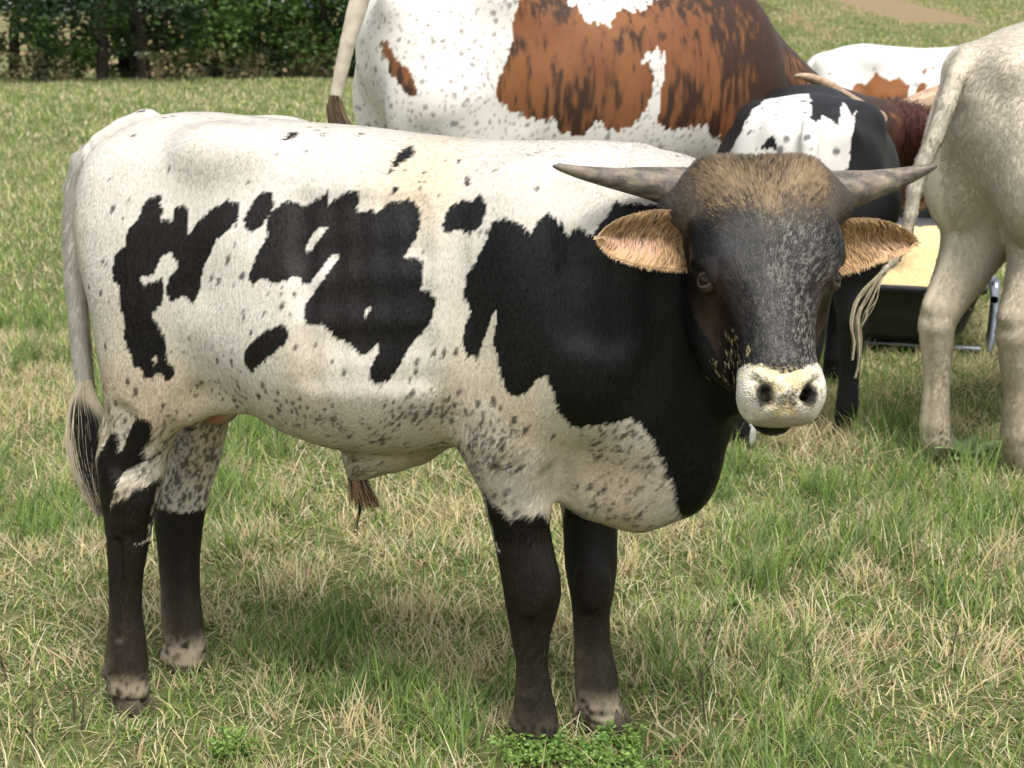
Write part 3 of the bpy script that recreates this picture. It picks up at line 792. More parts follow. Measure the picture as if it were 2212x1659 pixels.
def build_bull():
    fr = BF
    F = Field((-0.78, -0.75, 0.0), (1.15, 0.36, 1.28), 0.0050)
    P = fr.px
    # ---- torso
    top = [(190, 420), (210, 370), (235, 320), (268, 282), (310, 255), (380, 243), (450, 242), (560, 256), (650, 264), (760, 272), (850, 283), (960, 296), (1030, 302), (1100, 304), (1180, 306), (1260, 314), (1330, 334), (1400, 352), (1430, 420), (1440, 520)]
    bot = [(190, 560), (230, 680), (300, 780), (400, 850), (470, 836), (510, 846), (540, 872), (585, 908), (640, 942), (720, 970), (790, 986), (850, 988), (900, 986), (980, 972), (1050, 965), (1150, 965), (1250, 960), (1330, 930), (1390, 860), (1430, 760), (1440, 700)]
    T = np.array([P(x, y, 0.0) for x, y in top]); B = np.array([P(x, y, -0.06) for x, y in bot])
    s = np.linspace(max(T[0, 0], B[0, 0]), min(T[-1, 0], B[-1, 0]), 60)
    tz = np.interp(s, T[:, 0], T[:, 2]); bz = np.interp(s, B[:, 0], B[:, 2])
    wx = np.array([P(x, 500, 0.0)[0] for x in (185, 220, 300, 420, 520, 640, 760, 880, 1000, 1120, 1240, 1330, 1400, 1440)])
    wv = np.array([0.07, 0.12, 0.165, 0.19, 0.20, 0.225, 0.24, 0.24, 0.225, 0.205, 0.195, 0.175, 0.14, 0.08])
    w = np.interp(s, wx, wv)
    F.loft((0, 0, 0), [(1, 0, 0), (0, 0, 1), (0, 1, 0)], s, bz, tz, -w, w, p=2.25, k=0.05, cap=0.05)
    # hook bones, loin ridge, hollow of the flank
    for sg in (-1, 1):
        m_ = np.array([1, -sg, 1])                                                     # mirror of the visible side
        F.ellipsoid(P(478, 330, -0.135) * m_, (0.075, 0.045, 0.040), k=0.08)                    # hook bone
        F.ellipsoid(P(590, 395, -0.275) * m_, (0.10, 0.065, 0.10), k=0.10, cut=True)            # hollow of the flank
        F.ellipsoid(P(240, 378, -0.085) * m_, (0.045, 0.045, 0.05), k=0.05)                     # pin bone
        F.ellipsoid(P(1140, 610, -0.130) * m_, (0.13, 0.082, 0.21), k=0.07)                     # shoulder blade
        F.ellipsoid(P(1003, 760, -0.262) * m_, (0.022, 0.05, 0.15), k=0.08, cut=True)           # behind the elbow
        F.ellipsoid(P(1285, 760, -0.095) * m_, (0.10, 0.10, 0.15), k=0.08)                      # point of shoulder
        F.ellipsoid(P(740, 740, -0.10) * m_, (0.25, 0.148, 0.16), k=0.08)                       # barrel
    for x in (655, 715, 775, 835, 895):                                                         # shallow furrows between the ribs
        q = [hitp(F, fr, x + 0.06 * (y - 450), y) + [0, -0.020, 0] for y in (440, 540, 640, 740, 820)]
        for q0, q1 in zip(q[:-1], q[1:]): F.cone(q0, q1, 0.0225, 0.0225, k=0.03, cut=True)
    for x0, y0, x1, y1 in [(1250, 420, 1262, 700), (1330, 470, 1345, 720)]:                     # edge of the shoulder, fold of the neck
        a_, b_ = hitp(F, fr, x0, y0) + [0, -0.02, 0], hitp(F, fr, x1, y1) + [0, -0.02, 0]
        F.cone(a_, b_, 0.026, 0.026, k=0.05, cut=True)
    # ---- near hind leg
    rows = [(330, 260, 440), (400, 190, 470), (480, 178, 488), (560, 183, 492), (640, 200, 488), (720, 212, 478), (800, 224, 462), (860, 234, 432), (910, 242, 395), (950, 234, 370), (985, 222, 360), (1015, 214, 355), (1060, 219, 343), (1108, 227, 331), (1180, 235, 317), (1252, 239, 304), (1324, 240, 302), (1372, 235, 311), (1420, 229, 316), (1460, 233, 317), (1505, 237, 322)]
    n = len(rows)
    latc = np.interp([r[0] for r in rows], [330, 600, 900, 1100, 1505], [-0.085, -0.115, -0.125, -0.115, -0.105])
    lath = np.interp([r[0] for r in rows], [330, 480, 620, 800, 900, 980, 1060, 1180, 1320, 1420, 1505], [0.05, 0.085, 0.09, 0.075, 0.055, 0.040, 0.040, 0.033, 0.029, 0.036, 0.036])
    leg_loft(F, fr, rows, latc, lath, k=0.045)
    F.cone(P(228, 985, -0.118), P(236, 925, -0.118), 0.012, 0.010, k=0.03)                      # hock point / Achilles
    F.cone(P(236, 925, -0.118), P(262, 850, -0.118), 0.010, 0.022, k=0.03)
    # skin fold of the flank
    F.cone(P(470, 700, -0.15), P(495, 855, -0.12), 0.03, 0.014, k=0.07)
    F.cone(P(495, 855, -0.12), P(420, 890, -0.12), 0.014, 0.02, k=0.05)
    # ---- far hind leg
    rows = [(420, 260, 470), (560, 250, 500), (700, 280, 510), (850, 330, 500), (930, 362, 486), (988, 368, 474), (1040, 352, 458), (1084, 338, 444), (1132, 337, 436), (1204, 345, 429), (1276, 350, 429), (1348, 352, 438), (1396, 355, 445), (1440, 362, 440)]
    latc = np.interp([r[0] for r in rows], [420, 900, 1440], [0.09, 0.11, 0.10])
    lath = np.interp([r[0] for r in rows], [420, 600, 850, 988, 1084, 1204, 1348, 1440], [0.07, 0.085, 0.06, 0.042, 0.042, 0.033, 0.032, 0.036])
    leg_loft(F, fr, rows, latc, lath, k=0.04)
    # ---- near fore leg
    rows = [(600, 1030, 1270), (700, 1015, 1262), (800, 1000, 1245), (880, 992, 1225), (950, 987, 1206), (1000, 1008, 1197), (1060, 1042, 1190), (1139, 1062, 1185), (1200, 1076, 1198), (1242, 1084, 1209), (1283, 1090, 1212), (1330, 1098, 1200), (1366, 1104, 1188), (1428, 1116, 1182), (1490, 1114, 1190), (1530, 1110, 1200), (1556, 1109, 1205), (1590, 1112, 1208)]
    latc = np.interp([r[0] for r in rows], [600, 900, 1060, 1280, 1590], [-0.13, -0.125, -0.10, -0.075, -0.062])
    lath = np.interp([r[0] for r in rows], [600, 800, 950, 1060, 1139, 1283, 1366, 1428, 1490, 1556, 1590], [0.06, 0.075, 0.072, 0.055, 0.048, 0.047, 0.036, 0.031, 0.034, 0.042, 0.042])
    leg_loft(F, fr, rows, latc, lath, k=0.04)
    # ---- far fore leg
    rows = [(760, 1110, 1380), (900, 1140, 1370), (1000, 1180, 1350), (1070, 1208, 1337), (1118, 1216, 1333), (1221, 1221, 1333), (1283, 1233, 1325), (1325, 1238, 1316), (1387, 1241, 1318), (1449, 1242, 1333), (1490, 1243, 1337), (1523, 1250, 1342), (1565, 1272, 1352), (1585, 1280, 1356)]
    latc = np.interp([r[0] for r in rows], [760, 1060, 1585], [0.10, 0.075, 0.05])
    lath = np.interp([r[0] for r in rows], [760, 1000, 1118, 1283, 1387, 1490, 1585], [0.06, 0.052, 0.045, 0.044, 0.031, 0.040, 0.040])
    leg_loft(F, fr, rows, latc, lath, k=0.035)
    # ---- sheath and groin
    F.cone(P(815, 962, -0.02), P(780, 998, -0.02), 0.045, 0.020, k=0.06)
    F.cone(P(780, 998, -0.02), P(768, 1022, -0.02), 0.020, 0.012, k=0.03)
    F.cone(P(900, 955, -0.01), P(815, 975, -0.01), 0.03, 0.026, k=0.07)
    F.ellipsoid(P(465, 870, 0.0), (0.05, 0.035, 0.045), k=0.02)
    # ---- tail
    tl = [(318, 266, -0.005, .028), (268, 284, -0.012, .026), (224, 312, -0.02, .025), (187, 352, -0.02, .024), (168, 405, -0.02, .0215), (162, 500, -0.02, .019), (163, 600, -0.02, .0175), (171, 700, -0.02, .0165), (180, 790, -0.02, .016), (186, 850, -0.02, .014), (192, 910, -0.02, .008)]
    F.chain([(*P(x, y, l), r) for x, y, l, r in tl], k=0.003)
    # ---- head frame (world directions -> local)
    psi, th = math.radians(3), math.radians(33)
    fh = np.array([math.sin(psi), -math.cos(psi), 0.0]); up = np.array([0, 0, 1.0])
    u = math.cos(th) * -up + math.sin(th) * fh
    nrm = math.sin(th) * up + math.cos(th) * fh
    v = np.array([math.cos(psi), math.sin(psi), 0.0])
    R = np.stack([fr.M @ v, fr.M @ u, fr.M @ nrm])              # rows: x (screen right), y (down the face), z (out of the face)
    poll = fr.local(at_y(1643, 350, 2.53))
    H = lambda x, y, z: poll + x * R[0] + y * R[1] + z * R[2]
    # skull loft along the face
    ty = [-0.005, 0.03, 0.07, 0.12, 0.17, 0.21, 0.25, 0.29, 0.32, 0.35, 0.38, 0.41, 0.432]
    hw = [0.080, 0.112, 0.118, 0.118, 0.115, 0.112, 0.099, 0.086, 0.078, 0.071, 0.063, 0.054, 0.040]
    zf = [-0.03, 0.008, 0.026, 0.034, 0.036, 0.036, 0.036, 0.036, 0.035, 0.034, 0.032, 0.026, 0.010]
    zb = [-0.10, -0.15, -0.17, -0.185, -0.20, -0.21, -0.215, -0.205, -0.175, -0.135, -0.105, -0.085, -0.06]
    F.loft(poll, [R[1], R[2], R[0]], ty, zb, zf, -np.array(hw), hw, p=2.9, k=0.03, cap=0.03)
    E3 = R
    for sg in (-1, 1):
        F.ellipsoid(H(sg * 0.060, 0.022, -0.035), (0.066, 0.036, 0.044), E3, k=0.05)          # poll halves
        F.cone(H(sg * 0.07, 0.055, -0.045), H(sg * 0.135, 0.052, -0.058), 0.036, 0.027, k=0.045)    # horn boss
        F.ellipsoid(H(sg * 0.092, 0.160, -0.002), (0.026, 0.050, 0.024), E3, k=0.05)          # brow
        F.ellipsoid(H(sg * 0.120, 0.204, -0.012), (0.020, 0.017, 0.022), E3, k=0.014, cut=True)  # eye socket
        F.cone(H(sg * 0.090, 0.262, -0.008), H(sg * 0.070, 0.34, -0.02), 0.018, 0.016, k=0.03)   # cheek ridge
        F.ellipsoid(H(sg * 0.062, 0.245, -0.125), (0.040, 0.085, 0.085), E3, k=0.05)         # jaw muscle
        F.ellipsoid(H(sg * 0.096, 0.315, -0.035), (0.026, 0.075, 0.05), E3, k=0.05, cut=True)  # hollow of the cheek
        F.ellipsoid(H(sg * 0.040, 0.396, 0.004), (0.027, 0.032, 0.030), E3, k=0.03)          # muzzle sides
        F.ellipsoid(H(sg * 0.037, 0.416, -0.022), (0.025, 0.026, 0.030), E3, k=0.025)
    F.ellipsoid(H(0, 0.408, 0.008), (0.052, 0.034, 0.034), E3, k=0.025)                       # nose pad
    F.ellipsoid(H(0, 0.430, -0.018), (0.050, 0.020, 0.032), E3, k=0.015)                      # upper lip
    F.ellipsoid(H(0, 0.398, -0.080), (0.038, 0.048, 0.030), E3, k=0.035)                       # chin
    for sg in (-1, 1):
        F.cone(H(sg * 0.024, 0.426, 0.030), H(sg * 0.037, 0.409, 0.040), 0.0085, 0.0095, k=0.005, cut=True)   # nostrils: slanting commas
        F.cone(H(sg * 0.037, 0.409, 0.040), H(sg * 0.050, 0.390, 0.034), 0.0095, 0.0040, k=0.005, cut=True)
        F.cone(H(sg * 0.031, 0.416, 0.030), H(sg * 0.028, 0.404, -0.015), 0.0095, 0.0090, k=0.006, cut=True)
        F.cone(H(sg * 0.022, 0.400, 0.046), H(sg * 0.046, 0.380, 0.040), 0.004, 0.004, k=0.012)                # raised rim
    F.cone(H(0, 0.412, 0.050), H(0, 0.442, 0.022), 0.004, 0.004, k=0.008, cut=True)
    F.cone(H(-0.05, 0.432, -0.052), H(0.05, 0.432, -0.052), 0.005, 0.005, k=0.01, cut=True)   # mouth line
    F.cone(H(0.0, 0.10, 0.06), H(0.0, 0.02, 0.03), 0.010, 0.014, k=0.035, cut=True)            # groove of the poll
    # ---- neck: upright slabs from the shoulder to the back of the skull
    for (x, yt, yb, lat, r) in [(1290, 352, 950, 0.0, .15), (1350, 358, 940, 0.0, .13), (1405, 364, 940, 0.0, .115), (1450, 372, 930, 0.0, .10)]:
        sc = fr.scale(x, (yt + yb) / 2, lat)
        F.cone(P(x, yt + r * sc, lat), P(x, yb - r * 0.8 * sc, lat), r, r * 0.8, k=0.08)
    F.cone(P(1470, 500, 0.0), H(0, 0.06, -0.15), 0.10, 0.085, k=0.06)
    F.cone(P(1460, 660, 0.0), H(0, 0.16, -0.17), 0.10, 0.075, k=0.06)
    F.cone(P(1455, 780, 0.0), H(0, 0.25, -0.18), 0.075, 0.045, k=0.06)
    # bone and tendon of the shanks, knee and hock knobs
    F.ellipsoid(P(1152, 1262, -0.114), (0.034, 0.010, 0.046), k=0.03); F.ellipsoid(P(1282, 1262, 0.02), (0.032, 0.010, 0.044), k=0.03)
    F.cone(P(1137, 1345, -0.112), P(1141, 1490, -0.102), 0.006, 0.005, k=0.014, cut=True); F.cone(P(1262, 1335, 0.015), P(1266, 1450, 0.012), 0.006, 0.005, k=0.014, cut=True)
    F.ellipsoid(P(285, 1090, -0.146), (0.030, 0.010, 0.040), k=0.03); F.ellipsoid(P(236, 1000, -0.135), (0.014, 0.014, 0.03), k=0.02)
    F.cone(P(258, 1170, -0.142), P(260, 1380, -0.132), 0.006, 0.005, k=0.014, cut=True); F.cone(P(250, 1015, -0.165), P(262, 900, -0.185), 0.010, 0.014, k=0.03, cut=True)
    # throat, dewlap, brisket
    F.chain([(*H(0, 0.34, -0.14), .032), (*P(1535, 885, -0.03), .036), (*P(1502, 950, -0.03), .038), (*P(1484, 1010, -0.03), .040), (*P(1462, 1048, -0.03), .042), (*P(1380, 1078, -0.03), .044), (*P(1290, 1060, -0.02), .045)], k=0.05)
    F.ellipsoid(P(1345, 1000, -0.02), (0.15, 0.075, 0.100), k=0.06)
    F.ellipsoid(P(1420, 890, -0.03), (0.09, 0.085, 0.13), k=0.07)
    # crease between the near fore leg and the brisket, folds of the dewlap, jaw line
    F.cone(P(1196, 1085, -0.15), P(1222, 950, -0.20), 0.022, 0.016, k=0.04, cut=True)
    F.cone(P(1205, 1080, -0.10), P(1203, 1040, -0.13), 0.015, 0.02, k=0.03, cut=True)
    for x, y, lat in [(230, 1452, -0.125), (231, 1452, -0.088), (356, 1418, 0.085), (1112, 1560, -0.08), (1112, 1560, -0.045), (1250, 1535, 0.04)]:
        F.ellipsoid(P(x, y, lat), (0.012, 0.009, 0.014), k=0.01)                                # dewclaws
    V, Q = F.mesh(relax=2)
    return V, Q, poll, R

bull_V, bull_Q, bull_poll, bull_R = build_bull()
bull_N = normals_of(bull_V, bull_Q)
_bvh = BVHTree.FromPolygons([tuple(v) for v in bull_V.tolist()], bull_Q.tolist())

def hit_local(fr, bvh, px, py, lat=-0.15):
    o = Vector(fr.local(CAMP)); d = Vector(fr.M @ ray(px, py)).normalized()
    h = bvh.ray_cast(o, d)
    if h[0] is None: return fr.px(px, py, lat)
    return np.array(h[0])

# ---- coat pattern: outlines of the patches, carried to the animal's own side plane
Z2 = lambda pts: [(88.5 + 0.4266 * a, 177 + 0.4266 * b) for a, b in pts]
PATCHES = [
    Z2([(600,570),(545,590),(515,620),(500,690),(440,740),(430,830),(395,840),(365,900),(365,990),(395,1040),(400,1150),(425,1180),(420,1270),(435,1340),(460,1400),(470,1440),(510,1450),(515,1490),(550,1500),(595,1470),(640,1510),(670,1500),(685,1460),(630,1400),(645,1330),(600,1240),(555,1180),(590,1150),(625,1090),(620,1000),(585,995),(510,1035),(500,980),(560,990),(590,930),(610,890),(655,850),(700,930),(640,1000),(630,1080),(660,1130),(720,1075),(765,1115),(800,1080),(820,950),(880,810),(940,750),(1000,700),(1020,620),(950,590),(890,625),(820,680),(770,740),(740,790),(755,690),(735,610),(680,625),(665,710),(635,680),(610,710),(620,640)]),
    Z2([(1150,545),(1185,590),(1170,660),(1120,730),(1070,760),(1030,740),(1030,690),(1060,630),(1100,570)]),
    [(537,600),(550,560),(565,530),(580,510),(575,480),(590,450),(615,435),(640,432),(650,450),(670,440),(690,425),(712,418),(705,440),(720,435),(745,415),(775,408),(782,425),(770,450),(800,455),(820,460),(840,435),(870,430),(890,430),(907,450),(910,480),(900,520),(880,540),(872,555),(900,555),(912,570),(915,600),(910,625),(935,630),(942,650),(938,680),(920,710),(895,735),(880,760),(860,800),(830,830),(805,825),(797,800),(815,770),(822,735),(805,755),(780,770),(760,745),(740,735),(715,720),(695,700),(670,700),(655,680),(660,655),(680,630),(700,600),(720,575),(740,550),(720,548),(700,570),(680,600),(660,620),(648,610),(645,590),(620,605),(590,610),(570,598),(555,612),(540,610)],
    [(525,765),(545,735),(580,710),(610,698),(625,710),(620,740),(590,765),(575,775),(550,800),(535,800)],
    [(955,490),(965,455),(990,435),(1005,430),(1020,440),(1040,412),(1050,440),(1048,470),(1030,495),(1010,507),(990,495),(965,502)],
    [(1062,480),(1080,470),(1105,475),(1150,500),(1165,475),(1185,460),(1210,480),(1225,510),(1250,490),(1280,505),(1300,480),(1330,435),(1400,445),(1560,435),(1700,300),(2300,300),(2300,1200),(1500,1200),(1468,1105),(1460,1060),(1440,1010),(1410,950),(1385,910),(1360,905),(1310,915),(1270,920),(1240,925),(1210,890),(1195,850),(1180,810),(1160,820),(1135,850),(1110,855),(1090,840),(1080,790),(1065,740),(1072,700),(1075,665),(1060,690),(1045,735),(1030,770),(1010,775),(998,740),(1005,700),(1020,670),(1003,640),(1005,600),(1030,560),(1050,520)],
    [(848,352),(862,330),(882,318),(897,322),(892,340),(870,352),(852,360)],
    [(832,380),(842,362),(852,366),(842,382)], [(618,292),(640,284),(650,288),(640,298),(625,302)], [(1002,402),(1004,382),(1012,378),(1016,395),(1008,406)],
    [(846,418),(852,404),(860,408),(854,420)], [(905,398),(915,390),(917,396)], [(985,352),(992,340),(997,345),(990,354)],
    [(690,290),(710,284),(712,290)], [(770,292),(790,286),(788,292)],
    [(300,235),(312,232),(316,240),(304,245)],
    # upper edge of the dark near hind leg
    [(244,928),(255,945),(258,985),(270,960),(283,925),(290,907),(305,903),(325,905),(333,930),(325,950),(308,972),(320,996),(345,985),(360,965),(376,958),(368,1000),(352,1030),(338,1060),(325,1112),(318,1180),(200,1180),(205,1000)],
    # upper edge of the dark near fore leg
    [(1036,1044),(1060,1085),(1085,1098),(1108,1130),(1130,1112),(1150,1118),(1168,1108),(1190,1112),(1215,1240),(1070,1240)],
]
HOLES = [[(660,535),(672,508),(690,490),(708,490),(700,505),(685,522),(672,546)], [(789,688),(791,665),(799,658),(797,680)], [(328,772),(338,774),(342,786),(334,788)]]

def round_off(p, n=2):
    p = np.asarray(p, float)
    for _ in range(n):
        q = np.roll(p, -1, 0); p = np.stack([0.78 * p + 0.22 * q, 0.22 * p + 0.78 * q], 1).reshape(-1, 2)
    return p
PATCHES = [round_off(p) if i != 5 else p for i, p in enumerate(PATCHES)]; HOLES = [round_off(p) for p in HOLES]

def to_side(fr, bvh, polys):
    return [np.array([hit_local(fr, bvh, x, y)[[0, 2]] for x, y in p]) for p in polys]

PATCH_L = to_side(BF, _bvh, PATCHES[:5]) + [None] + to_side(BF, _bvh, PATCHES[6:])
# the big neck patch: its outer corners lie off the body, take those on the middle plane
PATCH_L[5] = np.array([(hit_local(BF, _bvh, x, y)[[0, 2]] if x < 1475 and y < 1150 else BF.px(x, y, -0.1)[[0, 2]]) for x, y in PATCHES[5]])
HOLE_L = to_side(BF, _bvh, HOLES)

WHITE, CREAM, BLACK = np.array([0.62, 0.585, 0.52]), np.array([0.54, 0.42, 0.275]), np.array([0.0042, 0.0038, 0.0040])
BROWNBLK, TAN = np.array([0.0095, 0.0062, 0.0045]), np.array([0.44, 0.24, 0.105])

def head_xyz(p):
    return (p - bull_poll) @ bull_R.T

def bull_coat(p, nrm, jag=True):
    """albedo at local surface points"""
    n = len(p); s, lat, z = p[:, 0], p[:, 1], p[:, 2]
    # ragged hair edge: shift the lookup along the lie of the hair
    j1 = vnoise(p, 0.012, 3) - 0.5; j2 = vnoise(p * [1, 1, 0.35], 0.005, 5) - 0.5
    ds = 0.004 * j1 + 0.002 * j2; dz = 0.004 * j1 + 0.010 * j2
    ss, zz = s + ds, z + dz
    near = lat < 0.03
    sq = np.where(near, ss, ss * 0.97 + 0.045)
    zq = np.where(near, zz, zz - 0.02)
    dark = np.zeros(n, bool)
    for q in PATCH_L[:-2]: dark |= in_poly(sq, zq, q)
    for q in HOLE_L: dark &= ~(in_poly(sq, zq, q) & near)
    # legs by side
    hind, fore = s < -0.10, (s > 0.15)
    nh = near & hind & (lat < 0.0); nf = near & fore & (lat < -0.012) & (z < 0.62)
    dark |= nh & (in_poly(ss, zz, PATCH_L[-2]) | (z < BF.px(280, 1160, -0.1)[2]))
    zq_f = BF.px(1160, 1180, -0.07)[2]
    dark |= nf & (in_poly(ss, zz, PATCH_L[-1]) | (z < zq_f))
    zfh = BF.px(390, 1095, 0.1)[2]; zff = BF.px(1270, 1105, 0.05)[2]
    dark |= hind & (lat >= 0.03) & (zz < zfh)
    dark |= fore & (lat >= -0.012) & (zz < zff + 0.02) & (s - BF.px(1215, 1150, 0.05)[0] > (zz - zff + 0.10) * 0.25 - 0.02)
    # ---- base tone
    cream = 0.12 + 0.20 * smooth01(z, 0.85, 0.62) + 0.55 * smooth01(vnoise(p, 0.16, 11, 3), 0.38, 0.66) * smooth01(z, 1.02, 0.66)
    wi = np.exp(-((s - BF.px(960, 330, 0)[0]) / 0.10) ** 2 - ((z - 1.10) / 0.10) ** 2)
    cream = np.maximum(cream, 0.75 * wi)
    br = np.exp(-((s - BF.px(1330, 1040, -0.05)[0]) / 0.16) ** 2 - ((z - BF.px(1330, 1010, -0.05)[2]) / 0.09) ** 2)
    cream = np.maximum(cream, 0.85 * br)
    rump = np.exp(-((s - BF.px(230, 380, 0)[0]) / 0.05) ** 2 - ((z - 0.98) / 0.10) ** 2); cream = np.maximum(cream, 0.5 * rump)
    base = WHITE * (1 - cream[:, None]) + CREAM * cream[:, None]
    a0 = np.stack([s * 0.95 - z * 0.35, lat, z * 0.40 + s * 0.2], 1)
    # ---- ticking: sparse on the upper body, dense on belly, groin, elbow and brisket
    dens = 0.06 + 0.05 * (z < 0.95)
    belly = smooth01(z, 0.80, 0.62) * smooth01(s, -0.30, -0.10) * smooth01(s, 0.42, 0.25)
    elbow = smooth01(z, 0.76, 0.60) * smooth01(s, 0.12, 0.20)
    groin = smooth01(z, 0.70, 0.60) * smooth01(s, -0.10, -0.30)
    farleg = ((lat > 0.03) & hind & (z < 0.62)).astype(np.float32)
    patchy = smooth01(vnoise(p, 0.09, 21, 2), 0.35, 0.62)
    dens = dens + 0.95 * belly * patchy + 0.85 * elbow * patchy + 0.45 * groin + 0.75 * farleg
    dens = dens * (1 - 0.55 * br)
    roan = (1 - 0.7 * br) * np.clip(0.55 * (belly + elbow) * patchy + 0.25 * farleg, 0, 1) * smooth01(vnoise(a0 * [1, 1, 1], 0.005, 43, 2), 0.40, 0.65)
    base = base * (1 - 0.55 * roan[:, None]) + np.array([0.16, 0.14, 0.115]) * 0.55 * roan[:, None]
    # hair direction stretch
    a = np.stack([s * 0.95 - z * 0.35, lat, z * 0.50 + s * 0.22], 1)
    t1 = spots(a, 0.0105, dens * 0.85, 0.25, 0.55, 31)
    t2 = spots(a * [1, 1, 1.0], 0.0068, np.clip(dens - 0.14, 0, 1) * 0.95, 0.28, 0.62, 37)
    tick = np.clip(np.maximum(t1 * 0.95, t2 * 0.9), 0, 1) * (0.75 + 0.25 * vnoise(p, 0.004, 8))
    grey = np.array([0.020, 0.018, 0.018])
    base = base * (1 - tick[:, None]) + grey * tick[:, None]
    # ---- dark tone: brownish on flank and legs, blue-black on the neck
    bk = smooth01(s, 0.25, 0.05) * 0.6 + smooth01(z, 0.60, 0.40) * 0.8
    bk = np.clip(bk * (0.6 + 0.8 * vnoise(p, 0.05, 41, 2)), 0, 1)
    dk = BLACK * (1 - bk[:, None]) + BROWNBLK * bk[:, None]
    col = np.where(dark[:, None], dk, base)
    # pale, dusty rear of the lower legs, pale pasterns
    zl = smooth01(z, 0.30, 0.08)
    rear = smooth01(-nrm[:, 0], -0.1, 0.8)
    mottle = vnoise(p, 0.010, 51, 2)
    k = 0.45 * np.clip(zl * (0.15 + 0.85 * rear) * (0.2 + mottle), 0, 0.75) * (z < 0.35) * np.where(fore & near & (lat < -0.01), 0.5, 1.0)
    col = col * (1 - k[:, None]) + np.array([0.30, 0.235, 0.165]) * k[:, None]
    dst = smooth01(z, 0.55, 0.15) * smooth01(vnoise(p * [1, 1, .4], 0.0022, 57), 0.58, 0.80) * (0.35 + 0.65 * vnoise(p, 0.04, 58, 2))
    col = np.where((col.max(1) < .1)[:, None], col * (1 - 0.1 * dst[:, None]) + np.array([0.20, 0.145, 0.10]) * 0.1 * dst[:, None], col)
    past = smooth01(z + 0.05 * (mottle - .5), 0.105, 0.060) * np.where(fore & (lat < -0.012), 0.15, 1.0)
    past = past * smooth01(mottle + 0.5 * vnoise(p, 0.025, 59, 2), 0.45, 0.95)
    col = col * (1 - past[:, None]) + np.array([0.36, 0.29, 0.21]) * past[:, None]
    # groin skin
    g = np.exp(-(((p - BF.px(468, 882, 0.0)) / [0.045, 0.06, 0.035]) ** 2).sum(1) * 1.2); g = smooth01(g, 0.3, 0.6) * (nrm[:, 2] < 0.3) * (lat > -0.09)
    col = col * (1 - g[:, None]) + np.array([0.45, 0.22, 0.14]) * g[:, None]
    # tail: pale grey-white
    tq = np.array([BF.px(x, y, -0.02) for x, y in [(215, 312), (178, 355), (161, 410), (158, 500), (163, 600), (171, 700), (180, 790), (186, 850), (192, 910)]])
    dmin = np.full(n, 9.0)
    for a_, b_ in zip(tq[:-1], tq[1:]):
        t = np.clip(((p - a_) @ (b_ - a_)) / ((b_ - a_) @ (b_ - a_)), 0, 1)
        dmin = np.minimum(dmin, np.linalg.norm(p - a_ - t[:, None] * (b_ - a_), axis=1))
    tm = (dmin < 0.036) & (s < BF.px(225, 400, -0.02)[0])
    tc = np.array([0.70, 0.65, 0.57]) * (0.8 + 0.4 * vnoise(p, 0.02, 61, 2))[:, None]
    col = np.where(tm[:, None], tc, col)
    # ---- head
    h = head_xyz(p); hx, hy, hz = h.T
    hd = (hy > -0.09) & (hy < 0.56) & (hz > -0.24 + 0.10 * (hy > 0.3) + 0.13 * (hy < 0.10)) & ((np.abs(hx) < np.where(hy < 0.14, 0.145, 0.22)) | ((np.abs(hx) < 0.18) & (hy > 0.01) & (hy < 0.10) & (hz > -0.092))) & (s > 0.5)
    nb = vnoise(h, 0.03, 71, 3); fine = vnoise(h, 0.0024, 73)
    hc = np.tile(BLACK * 1.15, (n, 1))
    # greyish frosting on forehead, bridge
    frost = np.exp(-((hx - 0.035) / 0.07) ** 2) * smooth01(hy, 0.06, 0.12) * smooth01(hy, 0.40, 0.36) * (hz > -0.01)
    frost = np.clip(frost * (0.15 + 1.0 * nb) * smooth01(fine, 0.50, 0.66), 0, 1) * 0.95
    hc = hc * (1 - frost[:, None]) + np.array([0.24, 0.225, 0.19]) * frost[:, None]
    # brown cheeks and eye surround
    ch = np.exp(-((np.abs(hx) - 0.095) / 0.03) ** 2 - ((hy - 0.265) / 0.05) ** 2) * 0.8 * (hz > -0.09)
    hc = hc * (1 - ch[:, None]) + np.array([0.055, 0.030, 0.020]) * ch[:, None]
    # brown poll
    wob = (nb - 0.5) * 0.07 + (fine - 0.5) * 0.05
    pl = smooth01(hy + wob + 0.10 * np.exp(-(hx / 0.035) ** 2) * -0.25, 0.130, 0.035) * smooth01(np.abs(hx), 0.155, 0.085) * smooth01(hz, -0.14, -0.10)
    pc = np.array([0.32, 0.23, 0.135]); pd = np.array([0.040, 0.029, 0.022])
    tanm = np.exp(-((np.abs(hx) - 0.062) / 0.042) ** 2 - ((hy - 0.050) / 0.032) ** 2) + 0.7 * np.exp(-(hx / 0.018) ** 2 - ((hy - 0.085) / 0.035) ** 2)
    tanm = np.clip(0.22 + tanm * (0.5 + 1.0 * nb), 0, 1)
    mixp = np.clip(1 - tanm + 1.5 * (fine - 0.5), 0, 1)
    side_ = smooth01(np.abs(hx), 0.085, 0.12) * smooth01(hy, 0.12, 0.09) * smooth01(hy, -0.03, 0.02)
    hc = hc * (1 - 0.8 * side_[:, None]) + np.array([0.11, 0.095, 0.080]) * (0.4 + 1.1 * fine[:, None]) * 0.8 * side_[:, None]
    pcol = pc * (1 - mixp[:, None]) + pd * mixp[:, None]
    hc = hc * (1 - pl[:, None]) + pcol * pl[:, None]
    # white muzzle band, dusty nose, dark flecks, shade painted into the nostril holes
    edge = 0.368 + 0.018 * np.exp(-(hx / 0.028) ** 2) + (nb - 0.5) * 0.012
    mz = (hy > edge) & (hz > -0.050)
    mc = np.tile(np.array([0.64, 0.60, 0.54]), (n, 1))
    dust = smooth01(vnoise(h, 0.012, 81, 3), 0.40, 0.6) * np.exp(-(hx / 0.045) ** 2)
